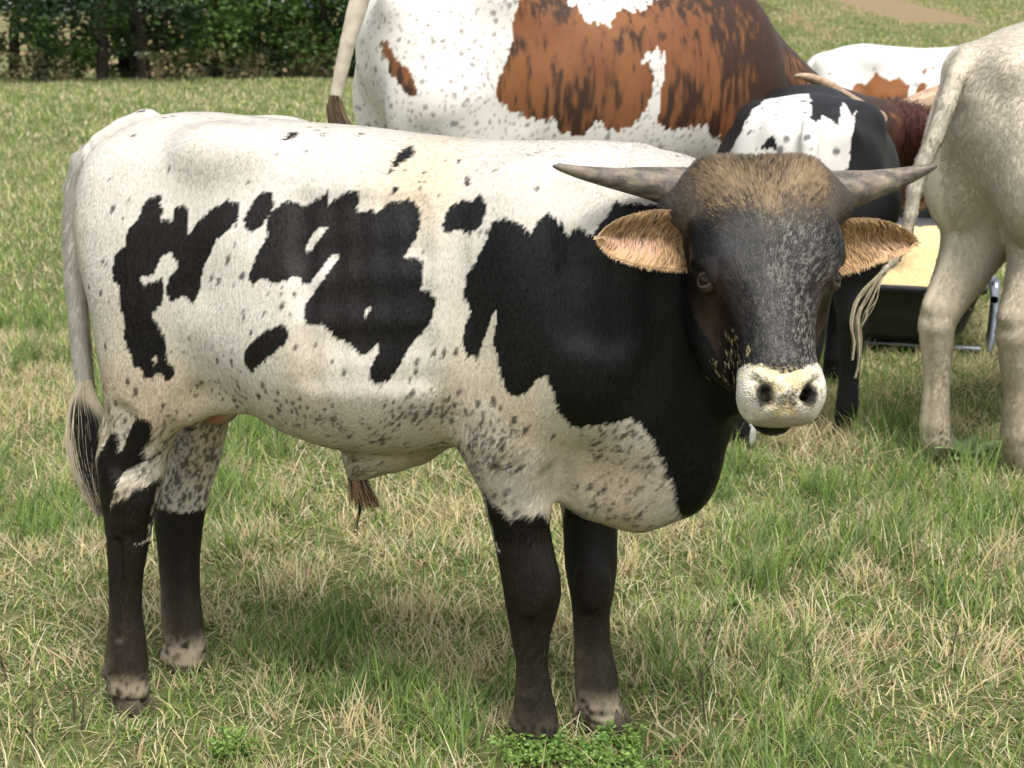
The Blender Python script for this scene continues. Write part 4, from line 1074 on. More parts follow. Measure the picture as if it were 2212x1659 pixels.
    mc = mc * (1 - dust[:, None]) + np.array([0.62, 0.50, 0.27]) * dust[:, None]
    nos = np.minimum(np.linalg.norm((h - [0.036, 0.415, 0.020]) / [1, 1.35, 5.0], axis=1), np.linalg.norm((h - [-0.036, 0.415, 0.020]) / [1, 1.35, 5.0], axis=1))
    dkn = smooth01(nos, 0.017, 0.010) * (0.7 + 0.6 * vnoise(h, 0.01, 87, 2)) + 0.9 * np.exp(-(hx / 0.03) ** 2 - ((hy - 0.426) / 0.012) ** 2) * smooth01(vnoise(h, 0.008, 83, 2), 0.35, 0.55)
    dkn = np.clip(dkn, 0, 1)
    mc = mc * (1 - dkn[:, None]) + np.array([0.012, 0.010, 0.010]) * dkn[:, None]
    lip = smooth01(hy, 0.440, 0.448) * (np.abs(hx) < 0.05)
    mc = mc * (1 - 0.6 * lip[:, None]) + np.array([0.20, 0.13, 0.08]) * 0.6 * lip[:, None]
    hc = np.where(mz[:, None], mc, hc)
    # crumbs of feed down the cheek
    cr = spots(h * [1, .7, 1], 0.0045, 0.24 * np.exp(-((hx + 0.068) / 0.014) ** 2) * smooth01(hy, 0.27, 0.30) * smooth01(hy, 0.40, 0.37), 0.3, 0.6, 91)
    hc = hc * (1 - cr[:, None]) + np.array([0.55, 0.44, 0.20]) * cr[:, None]
    col = np.where(hd[:, None], hc, col)
    return np.clip(col, 0.0025, 0.82).astype(np.float32)

def bull_flow(p, nrm):
    """lie of the hair, local directions"""
    n = len(p)
    up = smooth01(nrm[:, 2], 0.3, 0.85)
    d = np.stack([-0.42 - 0.6 * up, np.zeros(n), -0.85 + 0.5 * up], 1)
    leg = smooth01(p[:, 2], 0.55, 0.42)[:, None]
    d = d * (1 - leg) + np.array([-0.12, 0, -1.0]) * leg
    bl = (smooth01(p[:, 2], 0.70, 0.56) * (1 - leg[:, 0]))[:, None]
    d = d * (1 - bl) + np.array([-0.75, 0, -0.5]) * bl
    w = np.stack([vnoise(p, 0.10, 101) - .5, vnoise(p, 0.10, 102) - .5, vnoise(p, 0.10, 103) - .5], 1)
    d = d + 0.5 * w
    h = head_xyz(p)
    hd = (h[:, 1] > -0.09) & (h[:, 1] < 0.56) & (h[:, 2] > -0.12) & (np.abs(h[:, 0]) < 0.2) & (p[:, 0] > 0.5)
    g = np.stack([h[:, 0] * 8.0, np.full(n, -1.0), np.zeros(n)], 1)            # up the face and outwards
    g = g @ bull_R
    d = np.where(hd[:, None], g + 0.5 * w, d)
    d = d - (d * nrm).sum(1, keepdims=True) * nrm
    return d / np.maximum(np.linalg.norm(d, axis=1, keepdims=True), 1e-6), hd, h

def grow_fur(name, V, Q, N, parent, count, coat_fn, flow_fn, length_fn, rng, width=0.0003, lift=0.22, weight=None, mat=None, wide=None):
    P, f, u, v = sample_surface(V, Q, count, rng, weight)
    q = Q[f]
    nn = N[q[:, 0]] * (1 - u) * (1 - v) + N[q[:, 1]] * u * (1 - v) + N[q[:, 2]] * u * v + N[q[:, 3]] * (1 - u) * v
    nn /= np.linalg.norm(nn, axis=1, keepdims=True)
    d = flow_fn(P, nn)
    L, lf = length_fn(P, nn)
    keep = L > 0
    P, nn, d, L, lf = P[keep], nn[keep], d[keep], L[keep], lf[keep]
    n = len(P)
    side = np.cross(nn, d)
    d = d + side * rng.normal(0, 0.16, (n, 1)); d /= np.linalg.norm(d, axis=1, keepdims=True)
    L = (L * rng.uniform(0.6, 1.25, n))[:, None]; lf = (lf * rng.uniform(0.5, 1.5, n))[:, None]
    col = coat_fn(P, nn)
    dkh = col.max(1, keepdims=True) < 0.12
    col = col * np.where(dkh, rng.uniform(0.45, 1.0, (n, 1)) + 1.6 * rng.random((n, 1)) ** 5, rng.uniform(0.88, 1.08, (n, 1))).astype(np.float32)
    p0 = P - nn * 0.0015
    p1 = P + d * L * 0.5 + nn * L * 0.5 * lf
    p2 = P + d * L * 0.98 + nn * L * lf * 0.75
    pts = np.stack([p0, p1, p2], 1)
    wm = np.where(lf > 0.09, 1.6, 1.0) if wide is None else wide(P)[:, None]
    rad = np.stack([np.full(n, width), np.full(n, width * 0.8), np.full(n, width * 0.15)], 1) * rng.uniform(0.7, 1.3, (n, 1)) * wm
    sn = nn + 0.10 * d + rng.normal(0, 0.035, (n, 3)); sn /= np.linalg.norm(sn, axis=1, keepdims=True)
    return hair_object(name, pts, rad, np.clip(col, 0.002, 0.85), mat or M_FUR, parent, nrm=sn)

bull = empty("young_bull", BF.o, BF.yaw, "horned black and white speckled young bull looking towards the viewer, in front of the herd", "bull")
me = np_mesh("bull_body", bull_V, bull_Q)
set_color(me, "coat", bull_coat(bull_V, bull_N))
_h = head_xyz(bull_V); _n = np.zeros((len(bull_V), 3), np.float32)
_on = smooth01(_h[:, 1], 0.36, 0.375) * (_h[:, 2] > -0.05) * (bull_V[:, 0] > 0.5)
_n[:, 0] = _on * np.clip(np.exp(-(_h[:, 0] / 0.030) ** 2 - ((_h[:, 1] - 0.424) / 0.014) ** 2) + 0.9 * np.exp(-((np.abs(_h[:, 0]) - 0.040) / 0.016) ** 2 - ((_h[:, 1] - 0.405) / 0.020) ** 2) + 0.22, 0, 1)
_n[:, 1] = _on * np.clip(np.exp(-(_h[:, 0] / 0.045) ** 2 - ((_h[:, 1] - 0.40) / 0.03) ** 2) + 0.25, 0, 1)
_nos = np.minimum(np.linalg.norm((_h - [0.034, 0.413, 0.024]) / [1, 1.3, 2.2], axis=1), np.linalg.norm((_h - [-0.034, 0.413, 0.024]) / [1, 1.3, 2.2], axis=1))
_n[:, :2] *= smooth01(_nos, 0.010, 0.016)[:, None]
_n[:, 2] = _on
set_color(me, "nose", _n)
link("body", me, bull, M_BULL)

# ---- horns
def tube(name, pts, mat, parent, seg=20, sub=6, attr=True, flatten=1.0):
    """pts: list of (x,y,z,r) local; smooth swept tube with closed tip"""
    P = np.array(pts, float); n = len(P)
    t = np.arange(n); tt = np.linspace(0, n - 1, (n - 1) * sub + 1)
    def cr(v):
        out = []
        for q in tt:
            i = min(int(q), n - 2); f = q - i
            p0, p1, p2, p3 = v[max(i - 1, 0)], v[i], v[i + 1], v[min(i + 2, n - 1)]
            out.append(0.5 * (2 * p1 + (p2 - p0) * f + (2 * p0 - 5 * p1 + 4 * p2 - p3) * f * f + (3 * p1 - p0 - 3 * p2 + p3) * f ** 3))
        return np.array(out)
    c = np.stack([cr(P[:, k]) for k in range(3)], 1); r = np.maximum(cr(P[:, 3]), 0.0008)
    tg = np.gradient(c, axis=0); tg /= np.linalg.norm(tg, axis=1, keepdims=True)
    ref = np.array([0.1, 0.2, 1.0]) if abs(tg[0, 2]) < 0.8 else np.array([1.0, 0.1, 0.0])
    V, Fq = [], []
    for i in range(len(c)):
        a = np.cross(tg[i], ref); a /= np.linalg.norm(a); b = np.cross(a, tg[i])
        for k in range(seg):
            an = 2 * math.pi * k / seg
            V.append(c[i] + r[i] * (math.cos(an) * a + flatten * math.sin(an) * b))
    for i in range(len(c) - 1):
        for k in range(seg):
            k2 = (k + 1) % seg
            Fq.append((i * seg + k, i * seg + k2, (i + 1) * seg + k2, (i + 1) * seg + k))
    me = np_mesh(name, np.array(V), np.array(Fq))
    if attr:
        a = me.attributes.new("along", 'FLOAT', 'POINT')
        a.data.foreach_set("value", np.repeat(np.linspace(0, 1, len(c)), seg).astype(np.float32))
    return link(name, me, parent, mat)

def horn_mat(name, base, pale, tip):
    m, n, l, b = new_mat(name)
    al = n.new("ShaderNodeAttribute"); al.attribute_name = "along"
    tc = n.new("ShaderNodeTexCoord")
    nz = n.new("ShaderNodeTexNoise"); nz.inputs["Scale"].default_value = 60; nz.inputs["Detail"].default_value = 8; nz.inputs["Roughness"].default_value = 0.7
    l.new(tc.outputs["Object"], nz.inputs["Vector"])
    wv = n.new("ShaderNodeTexNoise"); wv.inputs["Scale"].default_value = 14; wv.inputs["Detail"].default_value = 4
    cb = n.new("ShaderNodeMapping"); cb.inputs["Scale"].default_value = (1, 4, 4)
    l.new(tc.outputs["Object"], cb.inputs["Vector"]); l.new(cb.outputs["Vector"], wv.inputs["Vector"])
    r1 = n.new("ShaderNodeValToRGB"); r1.color_ramp.elements[0].position = 0.42; r1.color_ramp.elements[1].position = 0.66
    r1.color_ramp.elements[0].color = (*base, 1); r1.color_ramp.elements[1].color = (*pale, 1)
    mx0 = n.new("ShaderNodeMath"); mx0.operation = 'ADD'
    h = n.new("ShaderNodeMath"); h.operation = 'MULTIPLY'; h.inputs[1].default_value = 0.5
    l.new(wv.outputs["Fac"], h.inputs[0]); h2 = n.new("ShaderNodeMath"); h2.operation = 'MULTIPLY'; h2.inputs[1].default_value = 0.5
    l.new(nz.outputs["Fac"], h2.inputs[0]); l.new(h.outputs[0], mx0.inputs[0]); l.new(h2.outputs[0], mx0.inputs[1])
    l.new(mx0.outputs[0], r1.inputs["Fac"])
    rt = n.new("ShaderNodeMapRange"); rt.inputs["From Min"].default_value = 0.70; rt.inputs["From Max"].default_value = 0.98
    l.new(al.outputs["Fac"], rt.inputs["Value"])
    mx = n.new("ShaderNodeMixRGB"); mx.inputs["Color2"].default_value = (*tip, 1)
    l.new(rt.outputs[0], mx.inputs["Fac"]); l.new(r1.outputs["Color"], mx.inputs["Color1"]); l.new(mx.outputs["Color"], b.inputs["Base Color"])
    bp = n.new("ShaderNodeBump"); bp.inputs["Strength"].default_value = 0.5; bp.inputs["Distance"].default_value = 0.006
    l.new(mx0.outputs[0], bp.inputs["Height"]); l.new(bp.outputs["Normal"], b.inputs["Normal"])
    b.inputs["Roughness"].default_value = 0.55; b.inputs["Specular IOR Level"].default_value = 0.35
    return m

M_HORN = horn_mat("horn_grey", srgb(80, 73, 68), srgb(150, 135, 116), srgb(66, 61, 58))

def horn_from_px(pix, fr, parent, mat):
    pts = []
    for x, y, Y, rpx in pix:
        w = at_y(x, y, Y); sc = FPX / (w[1] * math.cos(PITCH) - (w[2] - CAM_H) * math.sin(PITCH))
        pts.append((*fr.local(w), rpx / sc))
    return tube("horn", pts, mat, parent, seg=24, sub=8, flatten=0.92)

horn_from_px([(1525, 414, 2.575, 54), (1465, 406, 2.565, 49), (1400, 395, 2.56, 38), (1330, 386, 2.55, 26), (1262, 374, 2.53, 17), (1215, 363, 2.52, 10), (1197, 359, 2.515, 4), (1194, 358, 2.514, 0.5)], BF, bull, M_HORN)
horn_from_px([(1770, 420, 2.59, 54), (1828, 411, 2.595, 47), (1885, 399, 2.60, 35), (1940, 385, 2.61, 25), (1988, 370, 2.60, 15), (2012, 362, 2.595, 9), (2022, 359, 2.593, 4), (2025, 358, 2.592, 0.5)], BF, bull, M_HORN)

# ---- ears
def make_ear(rows, Yroot, Ytip, fr, parent, rng):
    rows = np.array(rows, float); n = len(rows)
    x = np.interp(np.linspace(0, n - 1, 25), np.arange(n), rows[:, 0]); t0 = np.interp(np.linspace(0, n - 1, 25), np.arange(n), rows[:, 1]); b0 = np.interp(np.linspace(0, n - 1, 25), np.arange(n), rows[:, 2])
    k = np.array([.25, .5, .25])
    for _ in range(2):
        t0[1:-1] = np.convolve(t0, k, 'valid'); b0[1:-1] = np.convolve(b0, k, 'valid')
    m = 15; G = np.zeros((25, m, 3)); 
    for i in range(25):
        f = i / 24; Y = Yroot + (Ytip - Yroot) * f
        for j in range(m):
            w = j / (m - 1); yy = t0[i] + (b0[i] - t0[i]) * w
            cup = (1 - (2 * w - 1) ** 2) * 0.034 * (1 - f * 0.5) * min(1, 4 * (1 - f))
            xx = x[i] + 6 * math.sin(9 * w + 3 * f) * (f > 0.1)
            G[i, j] = at_y(xx, yy, Y + cup - 0.012 * (w > 0.5) * (w - 0.5))
    Gb = G.copy(); Gb[..., 1] += 0.006
    Lf, Lb = fr.local(G.reshape(-1, 3)), fr.local(Gb.reshape(-1, 3))
    V = np.concatenate([Lf, Lb]); N1 = 25 * m; Fq = []
    for i in range(24):
        for j in range(m - 1):
            a, b, c, d = i * m + j, i * m + j + 1, (i + 1) * m + j + 1, (i + 1) * m + j
            Fq.append((a, b, c, d)); Fq.append((N1 + d, N1 + c, N1 + b, N1 + a))
    rim = [i * m for i in range(25)] + [24 * m + j for j in range(1, m)] + [i * m + m - 1 for i in range(23, -1, -1)]
    for a, b in zip(rim[:-1], rim[1:]): Fq.append((a, b, N1 + b, N1 + a))
    me = np_mesh("ear", V, np.array(Fq))
    f = np.repeat(np.linspace(0, 1, 25), m); w = np.tile(np.linspace(0, 1, m), 25)
    nz = vnoise(Lf, 0.02, 7, 2)
    pink = np.exp(-((w - 0.62) / 0.2) ** 2) * smooth01(f, 0.2, 0.45) * smooth01(f, 1.0, 0.8) * (0.5 + nz)
    c = np.array([0.50, 0.32, 0.17]) * (1 - pink[:, None] * 0.8) + np.array([0.58, 0.36, 0.26]) * pink[:, None] * 0.8
    set_color(me, "coat", np.concatenate([c, np.tile([0.05, 0.04, 0.03], (N1, 1))]))
    o = link("ear", me, parent, M_COAT)
    # long tan hair across the inside, short fringe round the rim
    pts, cols = [], []
    ang = rng.uniform(0, 1, (2600, 2))
    for a, b in ang:
        i = a * 22; j = (b ** 1.3) * (m - 2) * 0.95
        rim_h = (b < 0.08)
        if b > 0.45 and a > 0.42 and rng.random() < 0.85: continue
        i0, j0 = int(i), int(j)
        p = G[i0, j0] + (G[i0 + 1, j0] - G[i0, j0]) * (i - i0) + (G[i0, j0 + 1] - G[i0, j0]) * (j - j0)
        dl = (G[min(i0 + 2, 24), j0] - G[i0, j0]); dl /= np.linalg.norm(dl)
        dw = G[i0, min(j0 + 2, m - 1)] - G[i0, j0]; dw /= np.linalg.norm(dw)
        L = rng.uniform(0.012, 0.034) * (0.5 if a > .7 else 1)
        d = dl * rng.normal(0.35, 0.2) + dw * (0.85 + rng.normal(0, .12)) 
        out = np.array([0, -1.0, 0])
        pts.append([p, p + d * L * .5 + out * L * .22, p + d * L + out * L * .15])
        sh = rng.uniform(0.5, 1.3)
        cols.append(np.array([0.60, 0.39, 0.20]) * sh if rng.random() < 0.8 else np.array([0.12, 0.06, 0.03]))
    for e in range(700):                                   # fringe
        q = rng.random() * (len(rim) - 1); i0 = int(q); p = (G.reshape(-1, 3)[rim[i0]] * (1 - (q - i0)) + G.reshape(-1, 3)[rim[i0 + 1]] * (q - i0))
        ctr = G[min(int(rng.random() * 20), 24), m // 2]
        d = p - ctr; d /= np.linalg.norm(d); L = rng.uniform(0.002, 0.007)
        pts.append([p, p + d * L * .5, p + d * L + np.array([0, 0, -1]) * L * .3]); cols.append(np.array([0.52, 0.36, 0.20]) * rng.uniform(.7, 1.2))
    pts = np.array(pts); nn = len(pts)
    hair_object("ear_hair", fr.local(pts.reshape(-1, 3)).reshape(nn, 3, 3), np.tile([0.00045, 0.0004, 0.0001], (nn, 1)), np.array(cols), M_HAIR, o)
    return o

_er = np.random.default_rng(3)
make_ear([(1525, 474, 588), (1490, 466, 585), (1450, 456, 583), (1410, 454, 580), (1370, 460, 571), (1330, 475, 556), (1305, 493, 536), (1294, 510, 516)], 2.535, 2.47, BF, bull, _er)
make_ear([(1780, 476, 600), (1815, 474, 592), (1850, 472, 584), (1885, 474, 573), (1920, 482, 562), (1950, 495, 550), (1968, 508, 540), (1979, 519, 526)], 2.545, 2.60, BF, bull, _er)

# ---- eyes
def eye_mat():
    m, n, l, b = new_mat("eye_dark_brown")
    b.inputs["Base Color"].default_value = (0.010, 0.006, 0.004, 1); b.inputs["Roughness"].default_value = 0.08
    b.inputs["Specular IOR Level"].default_value = 0.22
    return m
M_EYE = eye_mat()
def head_pt(x, y, z): return bull_poll + x * bull_R[0] + y * bull_R[1] + z * bull_R[2]
for sg in (-1, 1):
    bm = bmesh.new(); bmesh.ops.create_uvsphere(bm, u_segments=24, v_segments=16, radius=0.0178)
    o = bm_obj("eye", bm, M_EYE, bull, smooth=True); o.location = head_pt(sg * 0.0965, 0.207, -0.010)
    # lids: a skin cap over the ball with an almond opening
    M_LID = bpy.data.materials.get("eyelid_skin") or noise_mat("eyelid_skin", (0.018, 0.012, 0.009), (0.060, 0.036, 0.024), 120, 0.5, 0.4)
    nr_ = bull_R[0] * sg * 0.74 + bull_R[2] * 0.62 + bull_R[1] * 0.12; nr_ /= np.linalg.norm(nr_)
    vr = -bull_R[1] + (bull_R[1] @ nr_) * nr_; vr /= np.linalg.norm(vr); hr = np.cross(vr, nr_)
    V, Fq, seg = [], [], 36
    rings_ = [(0.0, 0.0180), (0.08, 0.0200), (0.22, 0.0212), (0.42, 0.0208), (0.6, 0.0214), (0.8, 0.0200), (1.0, 0.0175)]
    for f, rad in rings_:
        for k in range(seg):
            ph = 2 * math.pi * k / seg; c, s_ = math.cos(ph), math.sin(ph)
            hv = 0.40 if s_ > 0 else 0.52
            t0 = 1.0 / math.sqrt((c / 0.88) ** 2 + (s_ / hv) ** 2)
            th_ = t0 + (1.55 - t0) * f
            V.append((nr_ * math.cos(th_) + (hr * c + vr * s_) * math.sin(th_)) * (rad + 0.0012 * math.sin(5 * f * math.pi) * (s_ > 0)))
    for i in range(len(rings_) - 1):
        for k in range(seg): Fq.append((i * seg + k, i * seg + (k + 1) % seg, (i + 1) * seg + (k + 1) % seg, (i + 1) * seg + k))
    link("eyelid", np_mesh("eyelid", np.array(V), np.array(Fq)), o, M_LID)

# ---- cloven hooves
M_HOOF = noise_mat("hoof_horn", srgb(48, 42, 38), srgb(92, 80, 66), 30, 0.5, 0.35, 0.3)
def hoof_mesh(length=0.085, width=0.040, height=0.055):
    V, Fq = [], []; seg = 14
    for r, (zz, sc, sh) in enumerate([(0.0, 1.0, 0.0), (0.012, 1.0, -0.001), (0.034, 0.86, -0.010), (height, 0.70, -0.017), (height + .008, 0.45, -0.018)]):
        for k in range(seg):
            an = 2 * math.pi * k / seg
            x = math.cos(an); y = math.sin(an)
            xx = (0.5 * length * x * (1.0 if x > 0 else 0.8)) * sc + sh
            yy = 0.5 * width * (y if y > 0 else y * 0.55) * sc * (1 - 0.45 * max(0, x) ** 2)
            V.append((xx, yy, zz))
    for r in range(4):
        for k in range(seg):
            Fq.append((r * seg + k, r * seg + (k + 1) % seg, (r + 1) * seg + (k + 1) % seg, (r + 1) * seg + k))
    V += [(0, 0, 0), (-0.018, 0, height + 0.009)]; b0, t0 = len(V) - 2, len(V) - 1
    me = bpy.data.meshes.new("hoof_claw")
    fs = [tuple(f) for f in Fq] + [(b0, (k + 1) % seg, k) for k in range(seg)] + [(t0, 4 * seg + k, 4 * seg + (k + 1) % seg) for k in range(seg)]
    me.from_pydata(V, [], fs)
    for p in me.polygons: p.use_smooth = True
    me.materials.append(M_HOOF)
    return me
HOOF_ME = hoof_mesh()
def add_hoof(parent, x, y, z=0.0, rz=0.0, sc=1.0):
    for sg in (-1, 1):
        o = link("hoof_claw", HOOF_ME, parent)
        o.location = (x - math.sin(rz) * sg * 0.013 * sc, y + math.cos(rz) * sg * 0.013 * sc, z); o.rotation_euler = (0, 0, rz + sg * 0.05); o.scale = (sc, sc * sg, sc)
for x, y, lat, rz in [(287, 1524, -0.105, -0.1), (404, 1455, 0.10, -0.15), (1166, 1604, -0.062, -0.25), (1325, 1588, 0.05, -0.2)]:
    q = BF.px(x, y, lat); add_hoof(bull, q[0], q[1], -0.004, rz, 1.05)

# ---- coat hair
def bull_len(p, nrm):
    h = head_xyz(p); hx, hy, hz = h.T
    L = np.full(len(p), 0.0085); lf = np.full(len(p), 0.06)
    low = smooth01(p[:, 2], 0.72, 0.58); L += 0.006 * low
    leg = p[:, 2] < 0.45; L = np.where(leg, 0.006, L)
    hd = (hy > -0.09) & (hy < 0.56) & (hz > -0.12) & (np.abs(hx) < 0.2) & (p[:, 0] > 0.5)
    L = np.where(hd, 0.008, L)
    pf = smooth01(hy, 0.13, 0.0) * smooth01(np.abs(hx), 0.13, 0.08); L = np.where(hd, 0.0100 + 0.008 * pf, L); lf = np.where(hd, 0.07 + 0.42 * pf ** 2, lf)
    tail = p[:, 0] < BF.px(200, 400, -0.02)[0]; L = np.where(tail & (p[:, 2] > 0.55), 0.017, L); lf = np.where(tail, 0.35, lf)
    mz = hd & (hy > 0.376) & (hz > -0.055); L = np.where(mz, 0.0, L); lf = np.where(mz, 0.08, lf); L = np.where(mz & (np.abs(hx) < 0.046) & (np.abs(np.abs(hx) - 0.035) < 0.009) & (np.abs(hy - 0.414) < 0.014), 0.0, L)
    rim = (np.abs(hx) > 0.085) & (np.abs(hy - 0.204) < 0.020) & (hz > -0.04); L = np.where(hd & rim, 0.0, L)
    return L, lf
_w = np.where(bull_V[bull_Q[:, 0], 1] < 0.06, 1.0, 0.3) * np.where(head_xyz(bull_V[bull_Q[:, 0]])[:, 1] < 0.09, np.where(bull_V[bull_Q[:, 0], 0] > 0.55, 2.0, 1.0), 1.0) * np.where((bull_V[bull_Q[:, 0], 0] > 0.55) & (head_xyz(bull_V[bull_Q[:, 0]])[:, 2] > -0.08), 2.0, 1.0)
grow_fur("coat_hair", bull_V, bull_Q, bull_N, bull, 430000, bull_coat, lambda p, n: bull_flow(p, n)[0], bull_len, np.random.default_rng(11), weight=_w, wide=lambda p: np.where((head_xyz(p)[:, 2] > -0.13) & (p[:, 0] > 0.5) & (head_xyz(p)[:, 1] > -0.09), 1.6, np.where((p[:, 0] < BF.px(205, 400, -0.02)[0]) & (p[:, 2] > 0.5), 1.8, 1.0)))

# ---- switch of the tail, tuft of the sheath
def strands(name, n, rows, lat, latw, colfn, parent, fr, rng, rad=0.0009, k=9, wig=3.0):
    rows = np.array(rows, float)
    pts = np.zeros((n, k, 3)); cols = np.zeros((n, k, 3))
    for i in range(n):
        a = rng.uniform(-1, 1); y0 = rows[0, 0] + rng.uniform(0, 40) * (rows[-1, 0] - rows[0, 0]) / 280; y1 = rows[-1, 0] - abs(rng.normal(0, 0.16)) * (rows[-1, 0] - rows[0, 0])
        la = lat + rng.uniform(-1, 1) * latw * math.sqrt(max(0, 1 - a * a * .8)); ph, ph2 = rng.uniform(0, 6.3), rng.uniform(0, 6.3)
        ys = np.linspace(y0, y1, k)
        for j, yy in enumerate(ys):
            c, h = np.interp(yy, rows[:, 0], rows[:, 1]), np.interp(yy, rows[:, 0], rows[:, 2])
            pts[i, j] = fr.px(c + a * h + wig * (j / k) * math.sin(ph + yy / 45.0), yy, la + 0.006 * math.sin(ph2 + yy / 60) * j / k)
        cols[i] = colfn(a, ys, la, rng)
    r = np.linspace(1, 0.35, k)[None] * rad * rng.uniform(.6, 1.3, (n, 1))
    return hair_object(name, pts, r, None, M_HAIR, parent, cols_pt=cols)
def sw_col(a, ys, la, rng):
    cream, blk = np.array([0.58, 0.49, 0.36]), np.array([0.014, 0.012, 0.011])
    b = (a > -0.68 + rng.normal(0, .12)) and rng.random() < 0.88
    if not b: return np.tile(cream * rng.uniform(.6, 1.15), (len(ys), 1))
    f = smooth01(ys, 845 + 60 * max(0, a), 880 + 70 * max(0, a))[:, None]
    tail = smooth01(ys, 1040, 1100)[:, None] * (rng.random() < .5)
    return (cream * (1 - f) + blk * f) * (1 - tail) + np.array([0.20, 0.15, 0.10]) * tail
strands("tail_switch", 5200, [(820, 183, 15), (850, 182, 22), (875, 184, 34), (905, 190, 46), (960, 193, 50), (1020, 197, 40), (1080, 211, 25), (1116, 220, 7)], -0.03, 0.022, sw_col, bull, BF, np.random.default_rng(5), rad=0.0006, wig=5.0)
def sh_col(a, ys, la, rng):
    return np.tile((np.array([0.36, 0.22, 0.12]) if rng.random() < .75 else np.array([0.03, 0.02, 0.015])) * rng.uniform(.6, 1.2), (len(ys), 1))
strands("sheath_tuft", 260, [(1000, 772, 16), (1040, 774, 20), (1075, 785, 28), (1102, 792, 36)], -0.02, 0.012, sh_col, bull, BF, np.random.default_rng(6), wig=5)
strands("sheath_tuft", 14, [(1020, 770, 6), (1060, 780, 5), (1100, 778, 4), (1140, 770, 3), (1158, 770, 3)], -0.02, 0.003, lambda a, y, l, r: np.tile([0.012, 0.01, 0.01], (len(y), 1)), bull, BF, np.random.default_rng(8), wig=2)
